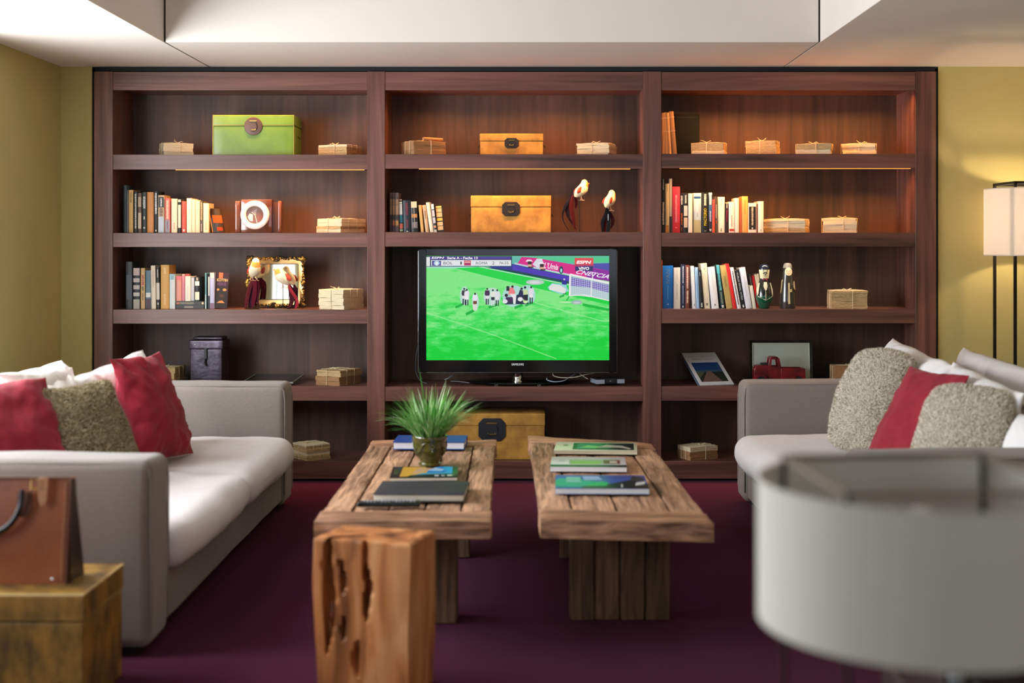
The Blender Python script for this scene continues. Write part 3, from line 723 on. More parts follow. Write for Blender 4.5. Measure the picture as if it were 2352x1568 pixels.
def flatbook(label, x0, x1, y0, y1, Y, zb, col, d=.12, rot=0, group=None, dots=(), top=None, pages=M_paper, cat='book', name='book'):
    """a book lying flat, spine to the room"""
    w_ = (x1-x0)*Y/F; h_ = (y1-y0)*Y/F
    o = thing(name, label, cat, (X((x0+x1)/2, Y), Y, zb+.0006), R(rot), group)
    g = MB(); t_ = min(.0025, h_*.12); g.box(-w_/2, w_/2, 0, d, 0, t_); g.box(-w_/2, w_/2, 0, d, h_-t_, h_); g.box(-w_/2, w_/2, 0, t_, t_, h_-t_)
    ms = [P(col, .45)]
    for a, b, c in dots: ms.append(P(c, .5)); g.box(-w_/2+w_*a, -w_/2+w_*b, -.0005, 0, h_*.25, h_*.75, len(ms)-1)
    g.build('cover', ms, o); g = MB(); g.box(-w_/2+.002, w_/2-.002, t_, d-.002, t_, h_-t_); g.build('pages', pages, o); return o, h_
G3 = 'books on the third shelf, left bay'
_, h1 = flatbook('dark paperback lying flat under the other lying one, third shelf, left bay', 404, 468, 701.5, 710, D+.075, T[3], '#1c1a1b', dots=[(.3, .62, '#8a8272')], group=G3)
_, h2 = flatbook('dark paperback with orange corner, lying on another lying one, left bay', 404, 470, 692.5, 701, D+.075, T[3]+h1+.001, '#23201d', dots=[(.02, .13, '#c0674a'), (.15, .62, '#77715f'), (.9, .96, '#e3d8a0')], group=G3)
row([
 ('small salmon pink book', 404.5, 417.3, 635, dict(col='#d78f7e', bands=[(0, .15, '#df5d68')])),
 ('thin rose pink book', 417.8, 424.5, 630, dict(col='#cf7480', bands=[(0, .05, '#e0b27c')])),
 ('small white book with fine marks', 425, 437.5, 635, dict(col='#e3dccb', ttl=[(.4, .9, '#b9b0a0', .12)])),
 ('small grey book with black edges', 438, 446.5, 637, dict(col='#8d9096', bands=[(.04, .98, '#b3b6bb')])),
 ('small black book with white discs', 447, 458.8, 636.5, dict(col=K, bands=[(.18, .36, '#e9e4d0'), (.62, .95, '#ded7ba')], ttl=[(.02, .15, '#b6a88c', .4)])),
], 692, T[3]+h1+h2+.002, 'standing on the two lying paperbacks, left bay', G3)
row([
 ('teal and white narrow book', 470.6, 474.2, 627.5, dict(col='#4d828a', bands=[(.6, 1, '#9fb6b8')])),
 ('narrow dark blue book', 474.6, 477.6, 629, dict(col='#1b2c3a')),
 ('narrow black and white book', 478, 481.6, 635, dict(col='#1a1a1d', bands=[(.02, .6, '#c9c8c4')])),
 ('lavender book with pale pink top', 482, 492.5, 627, dict(col='#a5aac8', bands=[(0, .14, '#edb9ae'), (.84, 1, '#6f4d63')])),
], 710, T[3], 'left of the verse book, third shelf, left bay', G3)
def faced(label, x0, x1, y0, base, zb, Y, th, col, yaw, roll, group, tilt=-6):
    w_ = (x1-x0)*Y/F; h_ = (base-y0)*Y/F
    o = thing('book', label, 'book', (X((x0+x1)/2, Y), Y, zb+.003), (R(tilt), R(roll), R(yaw)), group)
    g = MB(); g.box(-w_/2, w_/2, 0, .0015, 0, h_); g.box(-w_/2, w_/2, th-.0015, th, 0, h_); g.box(-w_/2, -w_/2+.0015, .0015, th-.0015, 0, h_)
    g.build('cover', P(col, .35), o); g = MB(); g.box(-w_/2+.002, w_/2-.002, .0015, th-.0015, .002, h_-.002); g.build('pages', M_paper, o)
    return o, w_, h_
o, w_, h_ = faced('dark SCOTTISH VERSE paperback with orange ribbon, facing the room, left bay', 492, 521, 627.5, 710, T[3], D+.09, .02, '#2c1622', 8, 3, G3)
g = MB(); g.box(-w_*.27, -.0+w_*.03, -.0004, 0, h_*.84, h_*.995, 0); g.box(-w_*.45, w_*.4, -.0004, 0, h_*.05, h_*.6, 1)
g.sphere((-w_*.28, 0, h_*.52), w_*.14, .0006, h_*.045, 2); g.sphere((w_*.22, 0, h_*.52), w_*.2, .0006, h_*.05, 2); g.sphere((w_*.02, 0, h_*.35), w_*.25, .0006, h_*.06, 3); g.prism([(-w_*.35, h_*.15), (w_*.3, h_*.15), (w_*.1, h_*.22), (-w_*.1, h_*.21)], -.0008, -.0002, 2)
g.build('cover_picture', [P('#e0562c'), P('#1b1412'), P('#c9803c'), P('#4b2a1c')], o)
text('SCOTTISH', 'cover_lettering', P('#e8c682'), o, (0, -.0009, h_*.79), FRONT, h_*.075, w_*.86)
text('VERSE', 'cover_lettering', P('#6c4a78'), o, (-.002, -.0009, h_*.68), FRONT, h_*.085, w_*.72)
GM = 'books on the second shelf, middle bay'
for i, (a, b) in enumerate(((895.5, 901.3), (901.8, 907.3), (907.8, 916))):
    book(('leftmost', 'middle', 'rightmost')[i]+' of three matching brown patterned books, second shelf, middle bay', a, b, 439+i*.3, 531, T[2], col='#5b4740', bands=[(.0, .1, '#7a5f52'), (.16, .3, '#a9835f'), (.31, .55, '#b08a66'), (.57, .66, '#3e3236'), (.7, .82, ('#6d5548', '#c46a4c', '#c08f4e')[i]), (.86, 1, '#5b4647')], group=GM)
row([
 ('black book with white, teal and coral strip', 917.5, 926.5, 455, dict(col='#101418', dx=-2.5, bands=[(.0, .03, '#d8a98c'), (.07, .12, '#e9dcb8'), (.13, .46, '#d6d3c8'), (.47, .7, '#1c6678'), (.73, .88, '#c9604c'), (.9, .96, '#9fb08c')])),
 ('thick navy book with dark red title', 927.5, 944, 457, dict(col='#18212a', dx=-2, ttl=[(.07, .45, '#7d2b3c', .38), (.6, .85, '#6d2532', .35), (.93, .97, W_, .3)])),
 ('black book with white blade and orange picture', 945.5, 961, 460, dict(col='#15181b', dx=-3, bands=[(.0, .2, '#d6c3a2'), (.4, .52, '#b57a44'), (.66, .86, '#6c6468')], ttl=[(.2, .82, '#b8a88c', .12)])),
 ('tan book leaning left', 967, 973.5, 468, dict(col='#cda561', dx=-6)),
 ('cream-brown book leaning left after the tan one', 977.5, 985, 468, dict(col='#c7a67f', dx=-7, ttl=[(.2, .5, '#8a6a50', .5)])),
 ('white book leaning left, tallest of the leaning ones', 988, 996.2, 462, dict(col='#ded5bd', dx=-10)),
 ('black and white book leaning left of the card-pattern one', 997, 1004, 464.5, dict(col='#191718', dx=-8, bands=[(.02, .2, '#d4d0d2'), (.23, .45, '#b7b7bc'), (.48, .68, '#b7b7bc'), (.76, .84, '#b98a70'), (.9, 1, '#c8c4b6')])),
], 531, T[2], 'on second shelf, middle bay', GM)
o, w_, h_ = faced('dark paperback with cream and yellow cards on its cover, facing the room, middle bay', 1004.5, 1021, 466, 529, T[2], D+.09, .015, '#241c16', 0, -5, GM, -3)
g = MB()
for z0, z1, c in ((.9, .96, 0), (.74, .88, 1), (.56, .72, 1), (.42, .52, 2), (.24, .38, 1), (.08, .22, 1)): g.box(-w_*.42, w_*.36, -.0004, 0, h_*z0, h_*z1, c)
g.build('cover_picture', [P('#e0b860'), P('#c7a878'), P('#dfae3e')], o)
GR = 'books on the second shelf, right bay'
row([
 ('tall black book with white titles against the divider', 1519.6, 1527.6, 409, dict(col='#151416', ttl=[(.0, .2, '#cfcac0', .3), (.42, .85, '#cfcac0', .55)])),
 ('tall cream book', 1528.2, 1537, 419.5, dict(col='#d9cda9', ttl=[(.08, .16, '#b3a57c', .3)], bands=[(.85, 1, '#c29247')])),
 ('thin silver-grey book, tallest of the row,', 1537.5, 1543.6, 408, dict(col='#b9bfc2', bands=[(.7, 1, '#2a2f38')])),
 ('thick pinkish-red book with pale script', 1544.2, 1562, 426.5, dict(col='#cf3558', bands=[(.78, 1, '#c72a35')], ttl=[(.18, .78, '#eda0b0', .3), (.87, .9, '#eda0b0', .3)])),
 ('black book with white and orange title', 1562.8, 1569.4, 442.5, dict(col='#17191c', ttl=[(.04, .28, W_, .7), (.5, .8, '#d9682f', .6), (.85, .97, '#c9602f', .4)])),
 ('black book with three white title blocks', 1570, 1580, 441, dict(col='#131517', bands=[(.32, .58, '#cfcdc6'), (.62, .87, '#d2bca6')], ttl=[(.04, .26, W_, .35)])),
 ('plain white book left of the pale blue one', 1580.8, 1590.6, 442, dict(col='#e6ded8')),
 ('wide pale blue book with dark blue label', 1592.4, 1611, 441, dict(col='#a8c2d6', bands=[(.09, .14, '#174a80'), (.68, 1, '#a3a47e')], ttl=[(.2, .45, '#d5dde6', .3), (.5, .6, '#7e95ad', .15)])),
 ('black book with yellow lettering', 1612.8, 1626.6, 440, dict(col='#10151b', ttl=[(.04, .32, '#d9d9cf', .42), (.93, .97, '#8a8a86', .4)], txt=[('MACTORIO', .61, '#e9d936', .45, .43, UP)])),
 ('blue book with white titles', 1627.3, 1636, 440, dict(col='#3d6a9c', bands=[(0, .06, '#c4cbd8'), (.7, 1, '#26323c')], ttl=[(.06, .3, W_, .6), (.46, .72, '#c9cfe0', .4), (.9, .96, W_, .6)])),
 ('thin coral red book', 1636.4, 1642, 456, dict(col='#d64b48', bands=[(.6, 1, '#d6502c')])),
 ('thin dark book with white title after the coral one', 1642.4, 1647.6, 449, dict(col='#4a4340', ttl=[(.2, .6, '#bcb6ae', .5), (.65, .75, '#c05535', .4)])),
 ('wide white book right of the thin dark one', 1648.2, 1664.6, 450, dict(col='#ece8e2', ttl=[(.06, .28, '#b7b2aa', .12), (.88, .97, K, .15)])),
 ('dark book with magenta title', 1666.4, 1673, 465, dict(col='#2a1a20', ttl=[(.0, .16, W_, .4), (.22, .62, '#a8205a', .3)])),
 ('white book with red lettering and seal', 1674, 1687.6, 461, dict(col='#ebe5dd', ttl=[(.45, .8, '#c0453a', .14)], bands=[(.88, .95, '#a8342c')])),
 ('narrow white book', 1688.4, 1697.4, 452.5, dict(col='#e9e2da')),
 ('thin terracotta book', 1698, 1703.6, 458.5, dict(col='#c0694a')),
 ('tan-orange book left of the black-panel one', 1704.2, 1718, 448.5, dict(col='#d9a45c', ttl=[(.1, .5, '#b9823f', .2)])),
 ('white book with large black panel', 1718.6, 1737.6, 464, dict(col='#efe5dc', bands=[(.12, .9, '#14171a')], ttl=[(.14, .75, '#ccc5b2', .25), (.82, .88, W_, .2)])),
 ('thin brown book', 1738.2, 1741, 466, dict(col='#7c4a38')),
 ('white book last in the row', 1741.4, 1754, 460, dict(col='#efe5de', ttl=[(.1, .2, '#c9c0b8', .2), (.9, .96, K, .15)])),
], 532, T[2], 'on second shelf, right bay', GR)
GQ = 'books on the third shelf, right bay'
row([
 ('thin orange and white book against the divider', 1519.6, 1521.4, 596, dict(col='#c65a36')),
 ('thick bright blue book, widest of the row,', 1522, 1546.4, 609, dict(col='#1273cf', ttl=[(.45, .78, '#7fb4e6', .08)], txt=[('IVAN', .25, '#8c8ca6', .36, .32, UP), ('\u25B2', .89, '#cfe2f4', .16, .045, FRONT)])),
 ('white book with grey author name', 1547.2, 1562.8, 613, dict(col='#d9d5d0', txt=[('Tom Clancy', .17, '#6d6d70', .2, .22, DOWN), ('Operacion Rainbow', .58, '#6d6d70', .2, .38, DOWN)])),
 ('dark navy book with white title', 1564.2, 1573.6, 605.5, dict(col='#1d2346', ttl=[(.05, .42, '#d2d2dc', .3), (.48, .88, '#aeb2cc', .22), (.93, .97, W_, .4)])),
 ('red-brown book with cream title', 1574.2, 1583.8, 608, dict(col='#6c2f2a', ttl=[(.03, .53, '#dccbb8', .4), (.58, .87, '#dccbb8', .4)])),
 ('white book leaning before the light blue one', 1591, 1599, 610, dict(col='#d4d7da', dx=-5, ttl=[(.88, .93, '#55585c', .35)])),
 ('light blue book', 1600, 1607, 613, dict(col='#8fb3d6', dx=-4, ttl=[(.1, .75, '#5d83ad', .2)])),
 ('narrow black book', 1609, 1616, 619.5, dict(col='#14171b', dx=-5.5, ttl=[(.03, .15, '#a8a8a4', .3), (.85, .95, W_, .5)])),
 ('cream book leaning left, tallest of its neighbours,', 1617.5, 1631.5, 604, dict(col='#d6cfb4', dx=-8, ttl=[(.1, .14, '#8a8468', .2), (.88, .93, '#4c3d2e', .35)])),
 ('wide white book leaning left', 1635, 1651.5, 612.5, dict(col='#dcdce0', dx=-10, ttl=[(.1, .55, '#a9acb4', .06), (.88, .93, '#55505c', .25)])),
 ('dark book with teal title', 1657, 1665, 607.5, dict(col='#25403f', dx=-13, bands=[(0, .2, '#4ba0ac')], ttl=[(.2, .58, '#58b3b8', .6), (.62, .88, '#8f9a82', .4), (.92, .97, W_, .6)])),
 ('old gold book leaning against the red one', 1668.6, 1683, 609, dict(col='#a99155', dx=-16, ttl=[(.25, .5, '#8f7840', .4)])),
 ('bright red book', 1684, 1692, 605.5, dict(col='#cf1f24', dx=-18)),
 ('white book with black block lettering', 1694, 1702.4, 614, dict(col='#d8d8da', dx=-17.5, ttl=[(.08, .9, '#33353a', .35)])),
 ('black book with white capitals', 1704, 1712.6, 620, dict(col='#121315', dx=-16, txt=[('VUELO FINAL OTRA', .42, '#e4e4e0', .42, .72, DOWN)], ttl=[(.9, .97, W_, .4)])),
 ('white and pale blue book', 1714, 1727.5, 614, dict(col='#cdd1dc', dx=-16, ttl=[(.2, .7, '#9a9fb6', .1)])),
 ('small cream book, lowest of the row,', 1729, 1737, 656, dict(col='#d9d8c6', dx=-8)),
], 708, T[3], 'on third shelf, right bay', GQ)
book('narrow black book behind the small cream one, third shelf, right bay', 1731, 1737.4, 628.5, 706, T[3], dx=-13, col='#16171a', Y=D+.235, d=.12, group=GQ, ttl=[(.1, .5, '#b8b8b8', .2)])
book('red book near the moustached doll, third shelf, right bay', 1739.4, 1744, 633, 706, T[3], dx=-12, col='#c32128', Y=D+.235, d=.12, group=GQ)
book('cream paperback behind the moustached doll, third shelf, right bay', 1746, 1756, 630, 706, T[3], dx=-14, col='#d6d8c8', Y=D+.235, d=.12, group=GQ)

# ---------------------------------------------------------------- tied paper bundles
M_kraft = mat('old_paper', '#d9bd8a', .9, var=.3, vs=60, stretch=(1, 1, 9), bump=.3, bs=120, h2='#a98a5c')
M_cream = mat('cream_paper', '#ecdcb8', .9, var=.18, vs=60, stretch=(1, 1, 9), bump=.3, bs=120)
M_brown = mat('brown_paper', '#b4865a', .9, var=.3, vs=40, stretch=(1, 1, 9), bump=.3, bs=120)
def bundle(label, x0, x1, ytop, base, zb, Y, yaw=0, mt=0, seed=0, d=.17, n=5, roll=False, side=.0, curl=0):
    rs = random.Random(seed); w_ = (x1-x0)*Y/F*(1-side); h_ = (base-ytop)*Y/F
    mm = [M_cream, M_kraft, M_brown]
    o = thing('paper_bundle', label, 'paper bundle', (X(x0+(x1-x0)*(1-side)/2 if side >= 0 else x1-(x1-x0)*(1-side)/2, Y), Y, zb+.0006), R(yaw), 'string-tied paper bundles in the bookcase')
    if side < 0: w_ = (x1-x0)*Y/F*(1+side); o.location.x = X(x1, Y)-w_/2
    g = MB(); z = 0
    for i in range(n):
        t_ = h_/n*rs.uniform(.8, 1.2) if i < n-1 else h_-z
        t_ = max(.004, min(t_, h_-z)); dx = rs.uniform(-.004, .004); dy = rs.uniform(0, .008); sl = rs.uniform(-.003, .003)
        k = 10; mi = mt if rs.random() < .75 else (mt+1) % 3
        m_ = max(2, int(t_/.0016))
        for q in range(m_):
            za, zb_ = z+t_*q/m_, z+t_*(q+.86)/m_; jx, jy = rs.uniform(-.0013, .0013), rs.uniform(-.0012, .0015)
            vs = []; fs = []
            for j in range(k+1):
                u = j/k; x = -w_/2+w_*u; wav = curl*(abs(u-.5)*2)**2+.0012*math.sin(u*7+i*2)*min(1, za/.01)
                for y in (dy+jy, d+dy): vs += [(x+dx+jx, y, za+wav), (x+dx+jx, y, zb_+wav)]
            for j in range(k):
                a = j*4; b = a+4; fs += [(a, b, b+1, a+1), (a+2, a+3, b+3, b+2), (a+1, b+1, b+3, a+3), (a, a+2, b+2, b)]
            fs += [(0, 1, 3, 2), (k*4, k*4+2, k*4+3, k*4+1)]
            g.add(vs, fs, mi)
        z += t_
        if z >= h_-.001: break
    g.build('papers', mm, o, (0, 0, 0))
    s = MB(); e = .0022
    def loopx(xx): s.tube([(xx, -e-.001, e), (xx, -e-.001, h_+e), (xx, d/2, h_+e+.001), (xx, d+.009, h_+e), (xx, d+.009, e), (xx, -e-.001, e)], .0014, seg=5, cap=False)
    def loopy(yy): s.tube([(-w_/2-.006, yy, e), (-w_/2-.006, yy, h_), (-w_/4, yy, h_+e+.001), (w_/4, yy, h_+e+.001), (w_/2+.006, yy, h_), (w_/2+.006, yy, e), (-w_/2-.006, yy, e)], .0014, seg=5, cap=False)
    loopx(rs.uniform(-.01, .02)); loopy(d*.3); loopy(d*.65)
    cx, cy = rs.uniform(-.01, .02), d*.3
    for sg in (-1, 1):
        pts = [(cx, cy, h_+.004)]+[(cx+sg*.022*math.sin(a*PI/5), cy-.01*a/5, h_+.004+.010*math.sin(a*PI/5)) for a in range(1, 6)]
        s.tube(pts, .0012, seg=5)
        s.tube([(cx, cy, h_+.004), (cx+sg*.014, cy-.012, h_+.010), (cx+sg*(.02+rs.uniform(0, .012)), cy-.02, h_+rs.uniform(.006, .024))], .0011, seg=5)
    s.build('string', M_string, o)
    if roll:
        r_ = MB(); r_.tube([(-w_*.18, -.0+.02, h_+.012), (w_*.46, .035, h_+.012)], .010, seg=14); r_.build('paper_roll', mm[2], o)
    return o
B = bundle
B('yellowed paper bundle left of the green box, top shelf, left bay', 377, 449, 327, 355, T[1], D+.085, 24, 0, 1, side=.08, n=3)
B('yellowed paper bundle right of the green box, top shelf, left bay', 725, 808, 330, 354, T[1], D+.085, -22, 0, 2, side=.1, n=3)
B('brown paper bundle with a rolled sheet on top, top shelf, middle bay', 948, 1038, 322, 353, T[1], D+.035, 30, 2, 3, side=.1, n=3, roll=True)
B('loose cream paper bundle right of the small gold box, top shelf, middle bay', 1323, 1404, 325, 353, T[1], D+.085, -18, 0, 4, side=.06, n=6)
B('paper bundle beside the standing brown files, top shelf, right bay', 1588, 1664, 323, 352, T[1], D+.085, -14, 0, 5, side=.03, n=3)
B('orange-yellow paper bundle, second from the left on top shelf, right bay', 1713, 1783, 320, 353, T[1], D+.085, -18, 1, 6, side=.02, n=2)
B('white paper bundle, third from the left on top shelf, right bay', 1829, 1910, 328, 353, T[1], D+.03, -16, 0, 7, side=.03, n=2)
B('paper bundle nearest the right end of the top shelf, right bay', 1935, 2012, 326, 353, T[1], D+.085, -14, 0, 8, side=.03, n=3)
B('bright paper bundle right of the round desk clock', 717, 795, 501, 533, T[2], D+.085, -34, 0, 9, side=.04, n=4, d=.2)
B('wide white paper bundle touching the books, second shelf, right bay', 1756, 1852, 501, 532, T[2], D+.085, -20, 0, 10, side=.03, n=6)
B('white paper bundle standing alone, second shelf, right bay', 1891, 1966, 499, 532, T[2], D+.085, -12, 0, 11, n=4)
B('tall paper bundle right of the gilt mirror', 726, 794, 664, 709, T[3], D+.03, -26, 0, 12, n=5, d=.2)
B('thick yellowed paper bundle right of the two dolls', 1911, 1992, 664, 706, T[3], D+.04, -4, 1, 13, n=5)
B('brown paper bundle behind the left sofa arm', 346, 402, 845, 884, T[4], D+.05, -6, 1, 14, n=3, curl=.006)
B('paper bundle at the right end of the left bay, above the sofa arm', 719, 786, 849, 884, T[4], D+.03, -28, 1, 15, n=4, d=.2)
B('brown paper bundle half hidden by the shaggy cushion', 1918, 1990, 843, 885, T[4], D+.05, -3, 2, 16, n=2)
B('paper bundle on the lowest shelf beside the left sofa', 655, 718, 1019, 1055, T[5], D+.05, -50, 0, 17, n=6, d=.15)
B('small brown paper bundle on the lowest shelf, right bay', 1580, 1655, 1026, 1056, T[5], D+.05, 26, 2, 18, n=3, d=.13)
# standing files and the dark box file
FG = 'brown files standing on the top shelf, right bay'
for i, (x0, x1, yt, dx, lb) in enumerate(((1519.8, 1527, 256, -.5, 'leftmost'), (1527.6, 1534, 255, -2, 'second from left'), (1534.8, 1543, 256, -6, 'second from right'), (1544.5, 1555, 253, -8, 'rightmost'))):
    b0 = book(lb+' of the four tied brown files on the top shelf, right bay', x0, x1, yt, 353, T[1], dx=dx, col=('#b98a5e', '#c29566', '#cf9f70', '#a67a52')[i], Y=D+.085, d=.16, group=FG); b0['category'] = 'file'; b0.name = 'paper_file'
    w_ = (x1-x0)*(D+.02)/F; g = MB()
    for f in (.88, .56): hh = (353-yt)*(D+.02)/F*f; g.tube([(-w_/2-.0016, .16, hh), (-w_/2-.0016, -.0016, hh), (w_/2+.0016, -.0016, hh), (w_/2+.0016, .16, hh)], .0012, seg=5)
    g.build('string', M_string, b0)
t = thing('box_file', 'black box standing behind the brown files, top shelf, right bay', 'box', (X(1580, D+.2), D+.22, T[1]+.0006))
g = MB(); wb = 56*(D+.2)/F; hb = 98*(D+.2)/F; g.rbox(-wb/2, wb/2, 0, .12, 0, hb, .003, n=2); g.build('case', P('#16191b', .9, spec=.1), t)
g = MB(); g.box(-wb/2+.01, wb/2-.01, -.001, .001, hb-.02, hb-.018); g.build('lid_line', P('#14171a', .6), t)

# ---------------------------------------------------------------- boxes with lock plates
def chest(name, label, x0, x1, ytop, base, zb, Y, m, d, lidpx, plate, cat='box', group=None, pm=M_iron, edge=None, cx_=None, belly=0):
    w_ = (x1-x0)*Y/F; h_ = (base-ytop)*Y/F; lh = lidpx*Y/F; t = thing(name, label, cat, (X((x0+x1)/2, Y), Y, zb+.0006), 0, group)
    zl = h_-lh; g = MB()
    if belly: g.prism([(0, 0), (.006, zl*.35), (-.0, zl), (d, zl), (d, 0)], -w_/2+.002, w_/2-.002, T=Matrix.Rotation(R(90), 4, 'Z') @ Matrix.Scale(-1, 4, (0, 1, 0)))
    else: g.rbox(-w_/2+.002, w_/2-.002, .002, d, 0, zl-.0008, .004, n=8)
    g.build('body', m, t)
    g = MB(); g.rbox(-w_/2, w_/2, 0, d+.002, zl, h_, .005, n=8, puff=(0, 0, .001)); l = g.build('lid', m, t)
    if edge:
        g = MB(); g.box(-w_/2, w_/2, -.0012, .001, zl-.0008, zl+.0012); g.box(w_/2-.002, w_/2+.0008, -.0012, .001, 0, h_); g.box(-w_/2-.0008, -w_/2+.002, -.0012, .001, 0, h_); g.build('gilt_line', edge, t)
    pw, ph, pz, shape = plate; pw *= Y/F; ph *= Y/F; pz = h_-pz*Y/F; cxx = (cx_*Y/F if cx_ else 0)
    g = MB()
    if shape == 'round': g.lathe([(0, 0), (pw/2, 0), (pw/2, .003), (pw/2-.002, .0045), (0, .005)], seg=40, T=Matrix.Translation((cxx, 0, pz)) @ Matrix.Rotation(R(90), 4, 'X'))
    else:
        c = .18*pw; q = [(-pw/2+c, -ph/2), (pw/2-c, -ph/2), (pw/2, -ph/2+c), (pw/2, ph/2-c), (pw/2-c, ph/2), (-pw/2+c, ph/2), (-pw/2, ph/2-c), (-pw/2, -ph/2+c)]
        g.prism([(x+cxx, z+pz) for x, z in q], -.0045, 0)
    pl = g.build('lock_plate', pm, t, bevel=.0008)
    g = MB(); g.box(cxx-pw*.2, cxx+pw*.2, -.008, -.004, pz+ph*.26, pz+ph*.31); g.box(cxx-pw*.1, cxx+pw*.16, -.008, -.004, pz-ph*.22, pz-ph*.18)
    g.sphere((cxx-pw*.14, -.005, pz-ph*.16), .0028); g.sphere((cxx+pw*.12, -.005, pz-ph*.16), .0028); g.build('hasp', M_brass, pl)
    g = MB(); g.tube([(cxx+pw*.22*math.cos(a), -.0065, pz-ph*.02+ph*.26*math.sin(a)) for a in [R(k) for k in range(-120, 60, 15)]], .002, seg=6); g.build('hook', P('#1c1a1c', .4, metal=.5), pl)
    for s in (-1, 1):
        g = MB(); g.tube([(s*(w_/2+.004+.008*math.sin(PI*k/8)), d*.35+d*.3*k/8, h_*.5-.012*math.sin(PI*k/8)) for k in range(9)], .0025, seg=6); g.build('side_ring', pm, t)
    return t, w_, h_, d, zl
M_green = mat('green_lacquer', '#6f9636', .28, var=.18, vs=7, bump=.04, bs=40, h2='#5d8430')
t, w_, h_, d, zl = chest('lacquer_box', 'green lacquer box with round dark lock plate', 489, 675, 261, 353.5, T[1], D+.09, M_green, .26, 24, (42, 42, 26, 'round'), edge=M_brass, pm=mat('bronze_plate', '#5b4a45', .45, metal=.5))
chest('suede_box', 'small gold box with dark lock plate, top shelf, middle bay', 1102, 1248, 303, 352.5, T[1], D+.09, M_suede, .2, 17, (32, 24, 22, 'oct'), belly=0)
t, w_, h_, d, zl = chest('suede_box', 'large gold suede box between the books and the two birds', 1081, 1266, 446, 531, T[2], D+.09, M_suede, .26, 26, (41, 33, 31, 'oct'))
g = MB()
for i in range(int(w_/.0065)): g.box(-w_/2+.004+i*.0065, -w_/2+.008+i*.0065, -.0008, .0005, zl+.003, zl+.0042)
g.build('stitching', P('#a87a34', .8), t)
t, w_, h_, d, zl = chest('suede_box', 'big mustard-gold box on the lowest shelf behind the coffee tables', 1008, 1252, 951, 1057, T[5], D+.05, M_suede, .28, 28, (62, 52, 37, 'oct'), pm=mat('navy_plate', '#26292f', .55, metal=.3))
g = MB()
for i in range(int(w_/.0065)): g.box(-w_/2+.004+i*.0065, -w_/2+.008+i*.0065, -.0008, .0005, zl+.003, zl+.0042)
g.build('stitching', P('#c9a04c', .8), t)
# dark metal box with overhanging lid
M_dbox = mat('dark_patina', '#4c4150', .32, metal=.5, var=.5, vs=10, bump=.15, bs=30, h2='#2b262c')
t = thing('metal_canister', 'tall dark metal box with overhanging lid, fourth shelf, left bay', 'box', (X(473, D+.06), D+.06, T[4]+.0006), R(-4))
sc = (D+.06)/F
g = MB(); g.rbox(-37*sc, 37*sc, 0, .13, 0, 95*sc, .004, n=6, noise_amp=.002, ns=8); g.build('body', M_dbox, t)
g = MB(); g.rbox(-40*sc, 40*sc, -.006, .136, 82*sc, 103*sc, .006, n=6, noise_amp=.002, ns=8); l = g.build('lid', M_dbox, t)
g = MB(); g.rbox(-33*sc, 36*sc, .02, .12, 103*sc, 110*sc, .01, n=4); g.build('lid_top', M_dbox, l)
g = MB(); g.box(-.007, .007, -.010, -.0065, 60*sc, 84*sc); g.tube([(0, -.009, 62*sc), (-.004, -.013, 52*sc), (.004, -.011, 44*sc)], .0045, seg=8); g.build('clasp', M_mblack, t)
g = MB(); g.sphere((-25*sc, -.0075, 92*sc), .003, .002, .006); g.build('rivet', M_chrome, l)

# ---------------------------------------------------------------- round desk clock
Y = D+.09; sc = Y/F
t = thing('desk_clock', 'round desk clock with broad white rim in a glossy dark wooden block', 'clock', (X(588, Y), Y, T[2]+.0006))
M_gw = wood('glossy_dark_wood', '#2b1712', '#7a4530', 2, .12, 40, coat=.6)
g = MB(); g.rbox(-35*sc, 36*sc, 0, .075, 0, 76*sc, .003, n=4); g.build('block', M_gw, t)
for s, a, b in ((-1, -50, -36.5), (1, 49, 58)):
    g = MB(); g.rbox(a*sc, b*sc, .01, .07, 0, 73*sc, .006, n=4); g.build('side_post', M_gw, t)
g = MB(); g.box(36.5*sc, 48.5*sc, .03, .06, 0, 70*sc); g.build('link_panel', M_gw, t)
Tc = Matrix.Translation((-2*sc, 0, 40.5*sc)) @ Matrix.Rotation(R(90), 4, 'X')
g = MB(); ro, ri = 33*sc, 20*sc
g.lathe([(ri, 0), (ri, .010), (ri+.003, .014), ((ri+ro)/2, .016), (ro-.003, .013), (ro, .008), (ro, 0)], seg=56, T=Tc, cap=False); g.build('white_rim', mat('white_marble', '#efe9e0', .3, var=.06, vs=20), t)
g = MB(); g.lathe([(0, .002), (ri, .002)], seg=40, T=Tc, cap=False); dl = g.build('dial', P('#7a4b41', .15, coat=.7), t)
g = MB(); g.prism([(-2*sc-.02, 48*sc), (-2*sc+.012, 55*sc), (-2*sc+.004, 42*sc)], -.003, -.0022, 0); g.prism([(-2*sc-.042, 36*sc), (-2*sc-.03, 44*sc), (-2*sc-.012, 42*sc), (-2*sc-.012, 26*sc), (-2*sc-.03, 27*sc)], -.003, -.0022, 1); g.build('dial_inlay', [P('#9d8a84'), P('#d9d2c9')], dl)
g = MB(); g.tube([(-2*sc, -.004, 41*sc), (3*sc, -.004, 22*sc)], .002, seg=6); g.tube([(-2*sc, -.004, 41*sc), (-10*sc, -.004, 47*sc)], .0018, seg=6); g.sphere((-2*sc, -.004, 41*sc), .004); g.build('hand', P('#ece2d4', .4), dl)

